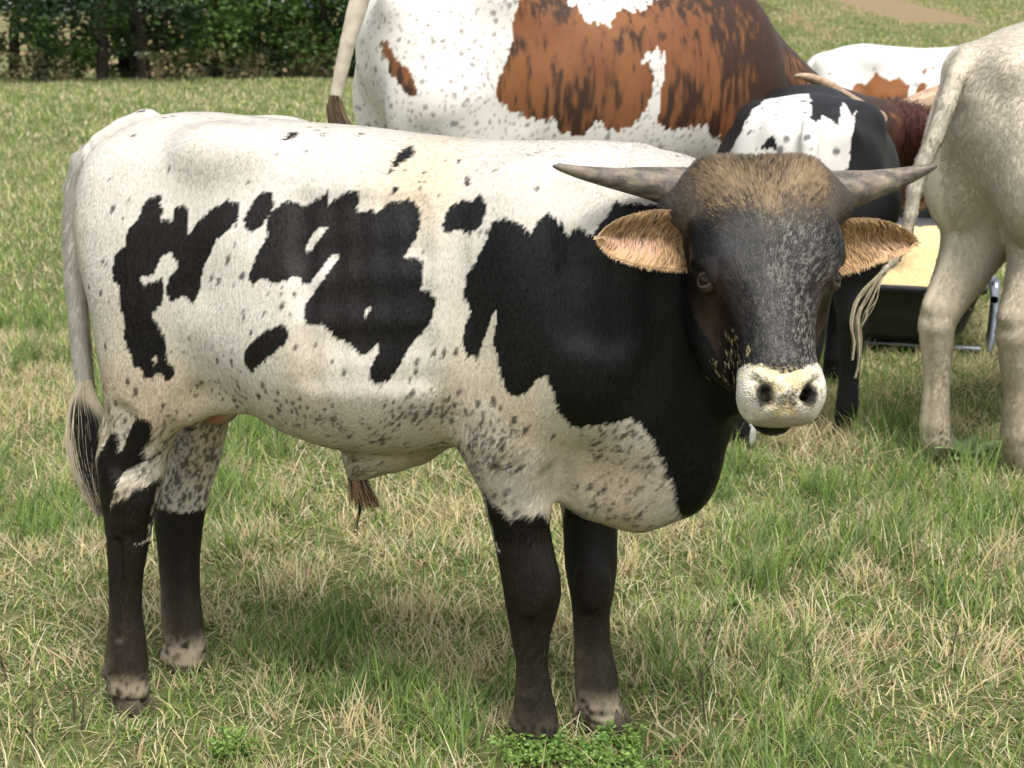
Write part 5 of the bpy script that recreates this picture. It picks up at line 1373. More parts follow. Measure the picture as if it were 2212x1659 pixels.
# ================================================================== the herd behind
def build_cow(fr, H, res, legs=None, neck=None, muzzle=None, tail=None, width=1.0, lenf=1.0, poll=None, lo=None, hi=None, leglat=.115, neckz=.02):
    """generic cow in its local frame, sizes as shares of the height H"""
    F = Field(lo if lo is not None else (-0.85 * H, -0.40 * H, 0.0), hi if hi is not None else (1.25 * H, 0.40 * H, 1.14 * H), res)
    S = lambda x, y, z: np.array([x * lenf * H, y * H * width, z * H])
    top = np.array([(-.57, .86), (-.53, .93), (-.46, .965), (-.40, .985), (-.30, 1.0), (-.15, .985), (0, .975), (.15, .98), (.28, 1.0), (.36, .995), (.43, .955), (.49, .89), (.54, .82)])
    bot = np.array([(-.57, .74), (-.50, .64), (-.40, .57), (-.28, .52), (-.15, .47), (0, .435), (.15, .43), (.28, .44), (.40, .47), (.50, .54), (.54, .60)])
    wid = np.array([(-.57, .06), (-.53, .10), (-.45, .145), (-.33, .175), (-.2, .19), (0, .225), (.15, .215), (.3, .185), (.42, .155), (.50, .12), (.54, .08)])
    s = np.linspace(-.57, .54, 50)
    F.loft((0, 0, 0), [(1, 0, 0), (0, 0, 1), (0, 1, 0)], s * lenf * H, np.interp(s, *bot.T) * H, np.interp(s, *top.T) * H, -np.interp(s, *wid.T) * H * width, np.interp(s, *wid.T) * H * width, p=2.2, k=0.05, cap=0.05)
    for sg in (-1, 1):
        F.ellipsoid(S(-.30, sg * .125, .925), np.array((.05, .032, .03)) * H, k=0.11)                  # hook
        F.ellipsoid(S(-.51, sg * .065, .90), np.array((.035, .030, .030)) * H, k=0.10)                  # pin
        F.ellipsoid(S(-.41, sg * .10, .70), np.array((.135, .085, .19)) * H, k=0.07)                   # thigh
        F.ellipsoid(S(.36, sg * .10, .70), np.array((.13, .085, .22)) * H, k=0.07)                     # shoulder
        F.ellipsoid(S(-.20, sg * .245, .85), np.array((.08, .05, .07)) * H, k=0.09, cut=True)          # hollow flank
        F.cone(S(-.25, sg * .13, .62), S(-.29, sg * .12, .53), 0.03 * H, 0.02 * H, k=0.07)             # flank fold
    L = dict(nh=0.0, fh=0.0, nf=0.0, ff=0.0); L.update(legs or {})
    feet = []
    for key, sg in (('nh', -1), ('fh', 1)):
        d = L[key]; y = sg * leglat
        F.chain([(*S(-.41, y, .70), .115 * H), (*S(-.36 + .1 * d, y, .55), .090 * H), (*S(-.42 + .4 * d, y, .44), .060 * H)], k=0.03)
        F.chain([(*S(-.42 + .4 * d, y, .44), .060 * H), (*S(-.475 + .6 * d, y, .365), .044 * H), (*S(-.488 + .7 * d, y, .33), .040 * H), (*S(-.47 + .85 * d, y, .20), .0285 * H), (*S(-.465 + .95 * d, y, .10), .033 * H), (*S(-.455 + d, y, .065), .035 * H), (*S(-.445 + d, y, .035), .035 * H)], k=0.006)
        F.cone(S(-.44 + .4 * d, y, .50), S(-.515 + .6 * d, y, .375), .022 * H, .017 * H, k=0.03)       # Achilles
        feet.append(S(-.43 + d, y, 0))
    for key, sg in (('nf', -1), ('ff', 1)):
        d = L[key]; y = sg * .10
        F.chain([(*S(.37, y, .62), .105 * H), (*S(.335 + .1 * d, y, .49), .075 * H), (*S(.355 + .4 * d, y, .38), .052 * H)], k=0.03)
        F.chain([(*S(.355 + .4 * d, y, .38), .052 * H), (*S(.36 + .6 * d, y, .28), .042 * H), (*S(.36 + .8 * d, y, .18), .0275 * H), (*S(.362 + .95 * d, y, .09), .033 * H), (*S(.378 + d, y, .035), .035 * H)], k=0.006)
        feet.append(S(.392 + d, y, 0))
    pl, mz = np.asarray(poll, float), np.asarray(muzzle, float)
    # neck
    a, b = S(.38, 0, .82), S(.46, 0, .64)
    ax = (mz - pl) / np.linalg.norm(mz - pl)
    F.chain([(*a, .12 * H), (*((a + pl) / 2 + [0, 0, neckz * H]), .088 * H), (*pl, .065 * H)], k=0.09)
    F.chain([(*b, .13 * H), (*((b * .5 + (pl + ax * .10 * H) * .5)), .085 * H), (*(pl + ax * .13 * H), .06 * H)], k=0.09)
    F.cone(S(.48, 0, .55), (b + pl + ax * .2 * H) / 2, .06 * H, .03 * H, k=0.08)
    # head loft from poll to muzzle
    n = -np.cross(ax, np.cross(ax, np.array([0.35, 0, 1.0]))); n /= np.linalg.norm(n); v = np.cross(n, ax)
    Lh = np.linalg.norm(mz - pl); t = np.array([-.04, .06, .2, .42, .55, .75, .92, 1.0]) * Lh
    hw = np.array([.055, .082, .085, .082, .062, .048, .050, .038]) * H
    zf = np.array([0, .03, .035, .032, .030, .026, .022, .008]) * H; zb = np.array([-.07, -.10, -.13, -.15, -.135, -.085, -.07, -.05]) * H
    F.loft(pl, [ax, n, v], t, zb, zf, -hw, hw, p=2.4, k=0.03, cap=0.025)
    if tail:
        F.chain(tail, k=0.006)
    V, Q = F.mesh(relax=2)
    return V, Q, feet, (pl, ax, n, v)

def finish_cow(name, fr, label, V, Q, feet, coat_fn, H, hoof_sc=1.2):
    N = normals_of(V, Q)
    root = empty(name, fr.o, fr.yaw, label, "cow", "cattle feeding behind the bull")
    me = np_mesh("cow_body", V, Q); set_color(me, "coat", coat_fn(V, N))
    link("body", me, root, M_COAT)
    for f in feet: add_hoof(root, f[0], f[1], -0.004, 0, hoof_sc)
    return root, N

def simple_ear(root, base, tip, width, nrm, cols):
    """leaf shaped, cupped ear"""
    base, tip, nrm = map(lambda q: np.asarray(q, float), (base, tip, nrm))
    ax = tip - base; wv = np.cross(nrm, ax); wv /= np.linalg.norm(wv); V, Fq = [], []
    nt, nw = 10, 7
    for i in range(nt):
        f = i / (nt - 1); hw = width * math.sin(math.pi * min(1, .18 + .80 * f)) ** .8 + .002
        for j in range(nw):
            w = 2 * j / (nw - 1) - 1; V.append(base + ax * f + wv * w * hw - nrm * (1 - w * w) * hw * .5)
    n1 = len(V); V += [q - nrm * .006 for q in V]
    for i in range(nt - 1):
        for j in range(nw - 1):
            a = i * nw + j; Fq += [(a, a + 1, a + nw + 1, a + nw), (n1 + a + nw, n1 + a + nw + 1, n1 + a + 1, n1 + a)]
    me = np_mesh("ear", np.array(V), np.array(Fq)); set_color(me, "coat", np.tile(cols, (len(V), 1)))
    return link("ear", me, root, M_COAT)

# ------------------------------------------------------------------ big brown and white cow
BC = Frame(0.25, 5.64, 25)
def big_cow():
    fr, H = BC, 1.56
    pl = fr.local(np.array([1.68, 6.52, 0.91])); mz = fr.local(np.array([1.90, 6.98, 0.56]))
    tl = []
    tailw = [(800, -70, 5.02, .036), (782, -20, 5.0, .034), (768, 30, 4.99, .030), (752, 90, 4.98, .026), (738, 150, 4.98, .023), (727, 200, 4.98, .021), (722, 230, 4.98, .020)]
    rp = fr.local(at_y(812, -110, 5.12))
    tl = [(*rp, .05)] + [(*fr.local(at_y(x, y, Y)), r) for x, y, Y, r in tailw]
    V, Q, feet, hd = build_cow(fr, H, 0.0085, legs=dict(nh=0.05, fh=-0.02, nf=-0.10, ff=-0.02), poll=pl, muzzle=mz, tail=tl, lenf=0.94, width=1.05, neckz=-.09, lo=(-1.05, -0.45, 0), hi=(1.95, 0.75, 1.72))
    bvh = BVHTree.FromPolygons([tuple(v) for v in V.tolist()], Q.tolist())
    brown = [[(1125,-60),(1118,0),(1108,60),(1108,90),(1090,140),(1070,200),(1075,215),(1100,235),(1130,245),(1160,260),(1195,258),(1207,285),(1235,290),(1262,290),(1290,262),(1310,278),(1340,282),(1370,270),(1395,235),(1408,200),(1412,165),(1400,130),(1395,108),(1400,60),(1395,40),(1390,20),(1370,25),(1340,18),(1300,48),(1270,50),(1250,20),(1225,5),(1190,-60)],
             [(1390,60),(1395,108),(1420,110),(1438,120),(1436,160),(1425,200),(1418,240),(1420,262),(1450,278),(1480,280),(1510,268),(1527,270),(1530,290),(1560,305),(1700,320),(1950,350),(2100,300),(2100,-80),(1500,-80),(1400,20)],
             [(820,85),(838,82),(845,110),(862,130),(880,150),(898,170),(898,200),(885,205),(868,195),(855,170),(835,140),(822,110)],
             [(1150,-60),(1300,-60),(1440,-60),(1500,-60),(1445,0),(1420,40),(1395,60),(1390,20),(1225,0)]]
    polys = [np.array([hit_local(fr, bvh, x, y, -0.3)[[0, 2]] for x, y in p]) for p in brown]
    # the white saddle
    hole = np.array([hit_local(fr, bvh, x, y, -0.3)[[0, 2]] for x, y in [(1222,-50),(1225,2),(1262,8),(1272,48),(1300,50),(1318,60),(1335,22),(1360,18),(1390,22),(1415,0),(1430,-50)]])
    slot = np.array([hit_local(fr, bvh, x, y, -0.3)[[0, 2]] for x, y in [(1397,108),(1418,108),(1438,120),(1437,160),(1424,215),(1418,262),(1380,270),(1400,225),(1412,180),(1410,150),(1396,125),(1385,135),(1380,128)]])
    pollp = hd[0]
    def coat(p, n):
        s, lat, z = p.T
        j = vnoise(p, 0.03, 3, 2) - .5; ss = s + 0.02 * j; zz = z + 0.035 * (vnoise(p * [1, 1, .4], 0.012, 4) - .5)
        br = np.zeros(len(p), bool)
        for q in polys: br |= in_poly(ss, zz, q)
        br &= ~in_poly(ss, zz, slot); br &= ~in_poly(ss, zz, hole)
        br |= (s > 0.72) & (z > 0.62)
        white = np.array([0.64, 0.605, 0.545]) * (0.93 + 0.12 * vnoise(p, 0.2, 9, 2))[:, None]
        tk = np.maximum(spots(p, 0.024, 0.60, 0.20, 0.45, 12), 0.7 * spots(p, 0.016, 0.35, 0.25, 0.45, 14))
        white = white * (1 - 0.72 * tk[:, None]) + np.array([0.12, 0.10, 0.09]) * 0.72 * tk[:, None]
        st = vnoise(p * [1, 1, .16], 0.016, 15, 3) * .6 + vnoise(p, 0.22, 16, 2) * .55
        dk = smooth01(st + 0.13 * smooth01(s, 0.10, 0.6), 0.50, 0.68)
        hue = vnoise(p, 0.15, 17, 2)[:, None]
        bc = np.array([0.235, 0.095, 0.031]) * (1 - hue) + np.array([0.135, 0.047, 0.016]) * hue
        bc = bc * (1 - .9 * dk[:, None]) + np.array([0.020, 0.011, 0.008]) * .9 * dk[:, None]
        c = np.where(br[:, None], bc, white)
        tm = (s < -0.86 ) & (np.abs(lat) < .35)
        c = np.where((tm & (s < fr.local(at_y(800, 100, 5.0))[0]))[:, None], np.array([0.50, 0.43, 0.34]) * (0.8 + .4 * vnoise(p, .02, 18, 2))[:, None], c)
        h = np.linalg.norm(p - (pollp + hd[1] * .15), axis=1)
        hm = np.maximum(smooth01(h, 0.42, 0.32), (s > 1.25) * (z < .9))[:, None]
        mar = np.array([0.070, 0.022, 0.015]) * (0.5 + 1.0 * vnoise(p * [1, 1, .5], .012, 19, 2))[:, None]
        return (c * (1 - hm) + mar * hm).astype(np.float32)
    root, N = finish_cow("brown_white_cow", fr, "large cow with brindle brown patches and speckled white hide, head down at the bunk", V, Q, feet, coat, H, 1.45)
    M_H2 = horn_mat("horn_pale", srgb(150, 120, 95), srgb(205, 180, 150), srgb(120, 105, 85))
    nh = [(1925, 275, 6.46, 26), (1885, 255, 6.25, 24), (1835, 222, 6.05, 20), (1790, 188, 5.90, 15), (1750, 168, 5.80, 10), (1722, 164, 5.75, 5), (1715, 166, 5.74, .5)]
    horn_from_px(nh, fr, root, M_H2)
    horn_from_px([(1945, 245, 6.58, 27), (1985, 225, 6.62, 26), (2025, 208, 6.66, 25), (2075, 190, 6.70, 22), (2130, 165, 6.72, 16), (2180, 130, 6.72, 9), (2200, 112, 6.72, .5)], fr, root, M_H2)
    simple_ear(root, fr.local(at_y(1925, 262, 6.48)), fr.local(at_y(1885, 270, 6.36)), .045, (0, -1, 0.2), (.06, .022, .015))
    rng = np.random.default_rng(9)
    def tc(a, ys, la, rng): return np.tile(np.array([0.085, 0.055, 0.032]) * rng.uniform(.5, 1.8), (len(ys), 1))
    class FW(Frame): pass
    fw = Frame(0, 4.98, 0)
    pts = []
    o = strands("tail_switch", 900, [(205, 724, 11), (235, 723, 17), (270, 735, 24), (310, 750, 26), (370, 760, 22), (440, 765, 10)], 0.0, 0.03, tc, root, fw, rng, rad=0.0022, wig=5)
    # strands were laid out in the world frame: bring them into the cow's frame
    pos = np.zeros(len(o.data.points) * 3, np.float32); o.data.attributes["position"].data.foreach_get("vector", pos)
    o.data.attributes["position"].data.foreach_set("vector", fr.local(fw.world(pos.reshape(-1, 3))).astype(np.float32).ravel())
    # longer hair on the crown of the head
    P, f, u, v = sample_surface(V, Q, 60000, rng, None)
    k = np.linalg.norm(P - pollp, axis=1) < 0.20; P, f = P[k], f[k]; nn = N[Q[f, 0]]; m = len(P)
    d = nn * .5 + rng.normal(0, .45, (m, 3)) + [0, 0, -.5]; d /= np.linalg.norm(d, axis=1, keepdims=True); L = rng.uniform(.02, .05, (m, 1))
    hair_object("poll_hair", np.stack([P, P + d * L * .5, P + d * L + [0, 0, -.008]], 1), np.tile([.0016, .0013, .0004], (m, 1)), np.array([0.075, 0.024, 0.016]) * rng.uniform(.4, 1.6, (m, 1)), M_FUR, root, nrm=nn)
big_cow()

# ------------------------------------------------------------------ black and white calf seen from behind
KC = Frame(1.02, 5.33, 80)
def black_calf():
    fr, H = KC, 1.135
    pl = fr.local(np.array([1.30, 6.05, 0.66])); mz = fr.local(np.array([1.42, 6.30, 0.36]))
    tl = [(-.555 * H, .0, .93 * H, .030), (-.60 * H, .0, .88 * H, .028), (-.63 * H, .0, .78 * H, .024), (-.635 * H, .01, .66 * H, .020), (-.63 * H, .02, .5 * H, .016), (-.62 * H, .02, .40 * H, .014)]
    V, Q, feet, hd = build_cow(fr, H, 0.0075, legs=dict(nh=0.16, fh=-0.06, nf=0.05, ff=-0.04), poll=pl, muzzle=mz, tail=tl, lenf=0.96, width=1.28, lo=(-.80, -.46, 0), hi=(1.15, .46, 1.28))
    bvh = BVHTree.FromPolygons([tuple(v) for v in V.tolist()], Q.tolist())
    whites = [[(1603,290),(1615,250),(1625,215),(1650,188),(1690,175),(1715,178),(1700,205),(1690,215),(1680,240),(1685,265),(1695,300),(1700,330),(1610,330)],
              [(1700,178),(1735,172),(1790,180),(1830,195),(1848,215),(1850,235),(1842,255),(1832,230),(1820,220),(1815,245),(1808,275),(1800,262),(1775,250),(1760,268),(1755,282),(1735,265),(1715,280),(1700,305),(1695,270),(1690,230),(1705,210)]]
    blk = [[(1655,225),(1668,208),(1685,203),(1690,235),(1680,245),(1690,300),(1680,310),(1672,255),(1660,250)], [(1705,172),(1735,168),(1745,192),(1725,195),(1705,185)], [(1770,200),(1785,205),(1800,225),(1818,238),(1810,250),(1790,235),(1772,215)]]
    f3 = lambda ps: [np.array([(lambda q: (q[1], q[2] + .6 * q[0]))(hit_local(fr, bvh, x, y, 0.0)) for x, y in p]) for p in ps]
    W, B = f3(whites), f3(blk)
    def coat(p, n):
        s, lat, z = p.T; j = vnoise(p, 0.025, 3, 2) - .5; ll = lat + .014 * j; zz = z + .6 * s + .020 * (vnoise(p * [1, 1, .4], .012, 4) - .5)
        w = np.zeros(len(p), bool)
        for q in W: w |= in_poly(ll, zz, q)
        for q in B: w &= ~in_poly(ll, zz, q)
        w |= in_poly(lat + .016 * j, z + .02 * j, [(.045, 1.12), (.10, 1.15), (.20, 1.06), (.27, .90), (.25, .82), (.19, .90), (.15, .99), (.11, 1.02), (.08, .90), (.05, .84), (.05, .95)])
        w &= (s < -0.12)
        w |= (np.abs(lat) < .14) & (z < .53 + .03 * j) & (z > .42) & (s > -.30) & (s < .30)
        w |= (s < -.60 * .96 * H) & (np.abs(lat) < .05) & (z > .4)
        bk = np.array([0.0075, 0.0072, 0.0082]) * (0.7 + .7 * vnoise(p, .1, 5, 2))[:, None]
        wh = np.array([0.66, 0.635, 0.59]) * (0.94 + .1 * vnoise(p, .05, 6, 2))[:, None]
        tk = spots(p, .028, .18, .25, .5, 7)[:, None]; wh = wh * (1 - .8 * tk) + .03 * tk
        return np.where(w[:, None], wh, bk).astype(np.float32)
    root, N = finish_cow("black_white_cow", fr, "black young cow with white rump patches standing tail towards the bull", V, Q, feet, coat, H, 1.05)
    M_H3 = M_HORN
    q = hd[0]
    for sg in (-1, 1):
        tube("horn", [(*(q + hd[3] * sg * .07), .022), (*(q + hd[3] * sg * .13 + [0, 0, .02]), .016), (*(q + hd[3] * sg * .18 + [0, 0, .05]), .008), (*(q + hd[3] * sg * .20 + [0, 0, .07]), .001)], M_H3, root, 12, 4)
        simple_ear(root, q + hd[3] * sg * .07 - [0, 0, .05], q + hd[3] * sg * .19 - [0, 0, .07], .04, hd[2], (.02, .018, .018))
    strands_local(root, fr, [(-.62 * H, .02, .42 * H), (-.62 * H, .02, .30 * H), (-.60 * H, .02, .18 * H)], .022, 300, np.array([.02, .018, .017]), .0016)

def strands_local(root, fr, path, spread, n, col, rad, name="tail_switch", seed=4):
    rng = np.random.default_rng(seed); path = np.array(path); k = 6
    t = np.linspace(0, len(path) - 1, k); base = np.stack([np.interp(t, np.arange(len(path)), path[:, c]) for c in range(3)], 1)
    prof = np.sin(np.pi * np.linspace(.2, .95, k)) * spread + .003
    g = rng.normal(0, .55, (n, 1, 3)); pts = base[None] + g * prof[None, :, None] * [1, 1, .2] + rng.normal(0, .003, (n, k, 3))
    r = np.linspace(1, .4, k)[None] * rad * rng.uniform(.6, 1.3, (n, 1))
    hair_object(name, pts, r, col * rng.uniform(.5, 1.4, (n, 1)), M_HAIR, root)
black_calf()

# ------------------------------------------------------------------ cream cow on the right
PC = Frame(1.945, 4.95, 36)
def cream_cow():
    fr, H = PC, 1.37
    pl = fr.local(np.array([2.95, 5.85, 0.95])); mz = fr.local(np.array([3.15, 6.10, 0.45]))
    tp = [(2088, 125, 4.56, .030), (2066, 165, 4.50, .028), (2045, 225, 4.47, .026), (2020, 295, 4.46, .024), (1995, 350, 4.46, .022), (1976, 410, 4.46, .020), (1968, 460, 4.46, .018), (1958, 510, 4.46, .014), (1935, 560, 4.46, .011), (1905, 590, 4.46, .009)]
    tl = [(*fr.local(at_y(x, y, Y)), r) for x, y, Y, r in tp]
    V, Q, feet, hd = build_cow(fr, H, 0.0080, legs=dict(nh=0.05, fh=-0.03, nf=0.05, ff=-0.04), poll=pl, muzzle=mz, tail=tl, lenf=1.0, width=1.0, leglat=.085, lo=(-1.2, -.42, 0), hi=(1.75, .42, 1.50))
    def coat(p, n):
        s, lat, z = p.T
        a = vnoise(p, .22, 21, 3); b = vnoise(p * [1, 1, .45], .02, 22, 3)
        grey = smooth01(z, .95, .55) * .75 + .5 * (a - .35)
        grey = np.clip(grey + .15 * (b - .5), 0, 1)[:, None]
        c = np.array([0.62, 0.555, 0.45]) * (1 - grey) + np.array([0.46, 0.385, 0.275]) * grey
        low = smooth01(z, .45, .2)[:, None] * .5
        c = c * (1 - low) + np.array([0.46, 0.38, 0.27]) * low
        tk = spots(p, .03, .10, .2, .35, 23)[:, None] * smooth01(z, .9, .3)[:, None]
        c = c * (1 - .5 * tk) + .08 * .5 * tk
        tf = np.array([0.045, 0.036, 0.030]) ; fet = (spots(p, .016, .35, .3, .5, 24) * (z < .13))[:, None]
        return (c * (1 - .7 * fet) + tf * .7 * fet).astype(np.float32)
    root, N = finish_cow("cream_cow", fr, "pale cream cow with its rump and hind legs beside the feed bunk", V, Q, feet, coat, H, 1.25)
    for path, sd in (([(1905, 590), (1868, 625), (1848, 660), (1840, 700), (1846, 740), (1842, 775)], 1), ([(1905, 590), (1880, 630), (1856, 665), (1850, 710), (1862, 750), (1856, 790), (1848, 815)], 2), ([(1905, 590), (1890, 640), (1872, 680), (1860, 705)], 3)):
        strands_local(root, fr, [fr.local(at_y(x, y, 4.46)) for x, y in path], 0.0022 if sd < 3 else .001, 9 if sd < 3 else 4, np.array([.52, .44, .30]), .0012, seed=sd)
    # short ruffled hair of the hide
    flow = lambda p, n: (lambda d: d / np.maximum(np.linalg.norm(d, axis=1, keepdims=True), 1e-6))((lambda d: d - (d * n).sum(1, keepdims=True) * n)(np.tile([-.45, 0, -.9], (len(p), 1)) + .8 * np.stack([vnoise(p, .12, 31) - .5, vnoise(p, .12, 32) - .5, vnoise(p, .12, 33) - .5], 1)))
    w = np.where((V[Q[:, 0], 1] < .1) & (V[Q[:, 0], 0] < .3), 1.0, 0.02)
    grow_fur("coat_hair", V, Q, N, root, 60000, coat, flow, lambda p, n: (np.full(len(p), .016), np.full(len(p), .22)), np.random.default_rng(12), width=.0012, weight=w)
    q = hd[0]
    for sg in (-1, 1):
        tube("horn", [(*(q + hd[3] * sg * .08), .028), (*(q + hd[3] * sg * .18 + [0, 0, .03]), .022), (*(q + hd[3] * sg * .27 + [0, 0, .09]), .012), (*(q + hd[3] * sg * .31 + [0, 0, .14]), .001)], M_HORN, root, 12, 4)
        simple_ear(root, q + hd[3] * sg * .08 - [0, 0, .06], q + hd[3] * sg * .24 - [0, 0, .09], .05, hd[2], (.5, .4, .3))
cream_cow()

# ------------------------------------------------------------------ white cow with a brown flank beyond the bunk
WC = Frame(2.45, 9.35, 4)
def far_cow():
    fr, H = WC, 1.20
    pl = fr.local(np.array([3.5, 9.2, 0.80])); mz = fr.local(np.array([3.7, 9.0, 0.40]))
    tl = [(-.55 * H, 0, .90 * H, .03), (-.60 * H, 0, .80 * H, .025), (-.61 * H, 0, .6 * H, .02), (-.61 * H, 0, .4 * H, .014)]
    V, Q, feet, hd = build_cow(fr, H, 0.011, poll=pl, muzzle=mz, tail=tl, lo=(-.85, -.4, 0), hi=(1.55, .45, 1.32))
    bvh = BVHTree.FromPolygons([tuple(v) for v in V.tolist()], Q.tolist())
    br = [[(1842,190),(1855,175),(1870,182),(1885,168),(1895,150),(1905,170),(1925,172),(1945,165),(1965,185),(1962,210),(1975,230),(2000,260),(2030,300),(1990,420),(1850,420),(1845,260)], [(1978,200),(1990,178),(1998,180),(1998,205),(1985,230)], [(1990,155),(1997,148),(2003,152),(1996,162)], [(2012,146),(2018,143),(2020,148),(2014,151)], [(2048,205),(2062,190),(2080,230),(2060,330),(2000,330),(2030,260)]]
    br = [np.array([hit_local(fr, bvh, x, y, -.2)[[0, 2]] for x, y in p]) for p in br]
    def coat(p, n):
        s, lat, z = p.T; j = vnoise(p, .04, 3, 2) - .5
        m = np.zeros(len(p), bool)
        for q in br: m |= in_poly(s + .03 * j, z + .03 * j, q)
        w = np.array([.66, .635, .59]) * (.95 + .08 * vnoise(p, .1, 4))[:, None]
        tk = spots(p, .05, .12, .2, .4, 5)[:, None]; w = w * (1 - .6 * tk) + .1 * .6 * tk
        b = np.array([.23, .085, .028]) * (.7 + .6 * vnoise(p, .08, 6, 2))[:, None]
        hm = (s > .75)
        return np.where((m | hm)[:, None], b, w).astype(np.float32)
    root, N = finish_cow("white_brown_cow", fr, "white cow with a rusty brown flank patch standing beyond the feed bunk", V, Q, feet, coat, H, 1.1)
    q = hd[0]
    for sg in (-1, 1):
        tube("horn", [(*(q + hd[3] * sg * .08), .025), (*(q + hd[3] * sg * .18 + [0, 0, .03]), .02), (*(q + hd[3] * sg * .28 + [0, 0, .10]), .001)], M_HORN, root, 12, 4)
        simple_ear(root, q + hd[3] * sg * .08 - [0, 0, .05], q + hd[3] * sg * .22 - [0, 0, .08], .045, hd[2], (.2, .08, .03))
far_cow()
# ================================================================== feed bunk with grain
M_RUBBER = noise_mat("bunk_black_plastic", (0.010, 0.010, 0.011), (0.022, 0.022, 0.024), 18, 0.42, 0.45, 0.15)
M_GREYP = noise_mat("tub_grey_plastic", (0.050, 0.054, 0.062), (0.10, 0.105, 0.115), 14, 0.5, 0.4, 0.15)
M_PIPE = noise_mat("galvanised_pipe", srgb(120, 128, 138), srgb(168, 174, 182), 25, 0.38, 0.5, 0.08, metallic=0.85)
M_GRAIN = noise_mat("feed_grain", srgb(214, 182, 124), srgb(238, 214, 164), 90, 0.85, 0.2, 0.6, 220)

def build_bunk():
    x0, y0, L, W, H, zb = 1.57, 6.12, 2.15, 0.70, 0.255, 0.055
    root = empty("feed_bunk", (x0, y0, 0), -math.radians(16), "long black plastic feed bunk on a pipe frame, filled with pale grain", "feed bunk")
    # rounded-rectangle shell: outer and inner walls, rolled rim
    def ring(z, w, l0, l1, r, n=8):
        pts = []
        for cx, cy, a0 in ((w / 2 - r, l1 - r, 0), (-w / 2 + r, l1 - r, 90), (-w / 2 + r, l0 + r, 180), (w / 2 - r, l0 + r, 270)):
            for k in range(n + 1):
                a = math.radians(a0 + 90 * k / n); pts.append((cx + r * math.cos(a), cy + r * math.sin(a), z))
        return pts
    prof = [(zb + .0, .40, .14, -.14, .10), (zb + .012, .46, .10, -.10, .12), (zb + .05, .54, .055, -.055, .12), (zb + .14, .60, .03, -.03, .11), (zb + H - .035, .645, .012, -.012, .10), (zb + H - .030, .70, -.012, .012, .12), (zb + H - .004, .705, -.015, .015, .12), (zb + H, .69, -.008, .008, .115), (zb + H - .003, .645, .02, -.02, .10), (zb + .15, .58, .05, -.05, .10), (zb + .06, .50, .09, -.09, .10), (zb + .03, .38, .16, -.16, .09)]
    V, Fq = [], []
    rings = [ring(z, w, a, L + b, r) for z, w, a, b, r in prof]; n = len(rings[0])
    for r in rings: V += r
    for i in range(len(rings) - 1):
        for k in range(n): Fq.append((i * n + k, i * n + (k + 1) % n, (i + 1) * n + (k + 1) % n, (i + 1) * n + k))
    me = bpy.data.meshes.new("tub"); me.from_pydata(V, [], Fq + [tuple(range(n))[::-1], tuple(range((len(rings) - 1) * n, len(rings) * n))])
    for p in me.polygons: p.use_smooth = True
    link("tub", me, root, M_RUBBER)
    # pipe frame: two legs each side and a rail
    for sx in (-1, 1):
        for yy in (0.30, L - 0.30):
            tube("leg", [(sx * .375, yy - .10, .012, .017), (sx * .385, yy - .08, .10, .017), (sx * .385, yy, zb + H - .02, .017), (sx * .385, yy + .08, .10, .017), (sx * .375, yy + .10, .012, .017)], M_PIPE, root, 12, 5, attr=False)
            tube("foot_rail", [(sx * .34, yy - .10, .02, .015), (0, yy - .10, .022, .015), (-sx * .34, yy - .10, .02, .015)], M_PIPE, root, 10, 3, attr=False) if sx < 0 else None
        tube("side_rail", [(sx * .375, .02, zb + H - .045, .016), (sx * .378, L / 2, zb + H - .045, .016), (sx * .375, L - .02, zb + H - .045, .016)], M_PIPE, root, 12, 6, attr=False)
    # grain: a heaped sheet plus loose lumps
    gx, gy = np.linspace(-.29, .29, 60), np.linspace(.05, L - .05, 160)
    X, Y = np.meshgrid(gx, gy, indexing='ij')
    q = np.stack([X, Y, 0 * X], -1).reshape(-1, 3)
    Z = zb + .180 + .045 * vnoise(q, .30, 5, 3).reshape(X.shape) + .030 * vnoise(q, .055, 6, 2).reshape(X.shape) + .014 * vnoise(q, .018, 8, 1).reshape(X.shape) - .06 * (np.abs(X) / .29) ** 6
    V = np.stack([X, Y, Z], -1).reshape(-1, 3); a = (np.arange(59)[:, None] * 160 + np.arange(159)[None]).ravel()
    gm = np_mesh("feed_grain", V, np.stack([a, a + 160, a + 161, a + 1], 1)); 
    g = link("feed_grain", gm, None, M_GRAIN); g.location = (x0, y0, 0); g.rotation_euler = (0, 0, -math.radians(16))
    set_tags(g, "pale yellow ground feed heaped inside the black bunk", None, None, "stuff")
    # grey tub behind the far end
    t = empty("feed_tub", (2.40, 8.70, 0), 0.0, "dark grey plastic tub standing beyond the end of the feed bunk", "tub")
    V, Fq = [], []; n = 40
    for z, r in ((0, .20), (.01, .235), (.06, .25), (.46, .30), (.465, .325), (.50, .33), (.505, .315), (.49, .295), (.06, .24), (.04, .15)):
        V += [(r * math.cos(2 * math.pi * k / n), r * math.sin(2 * math.pi * k / n), z) for k in range(n)]
    for i in range(9):
        for k in range(n): Fq.append((i * n + k, i * n + (k + 1) % n, (i + 1) * n + (k + 1) % n, (i + 1) * n + k))
    me = bpy.data.meshes.new("tub_wall"); me.from_pydata(V, [], Fq + [tuple(range(n))[::-1], tuple(range(9 * n, 10 * n))])
    for p in me.polygons: p.use_smooth = True
    link("tub_wall", me, t, M_GREYP)
    tube("rim_handle", [(-.33, -.06, .44, .010), (-.37, -.04, .45, .010), (-.37, .04, .45, .010), (-.33, .06, .44, .010)], M_GREYP, t, 8, 4, attr=False)
build_bunk()
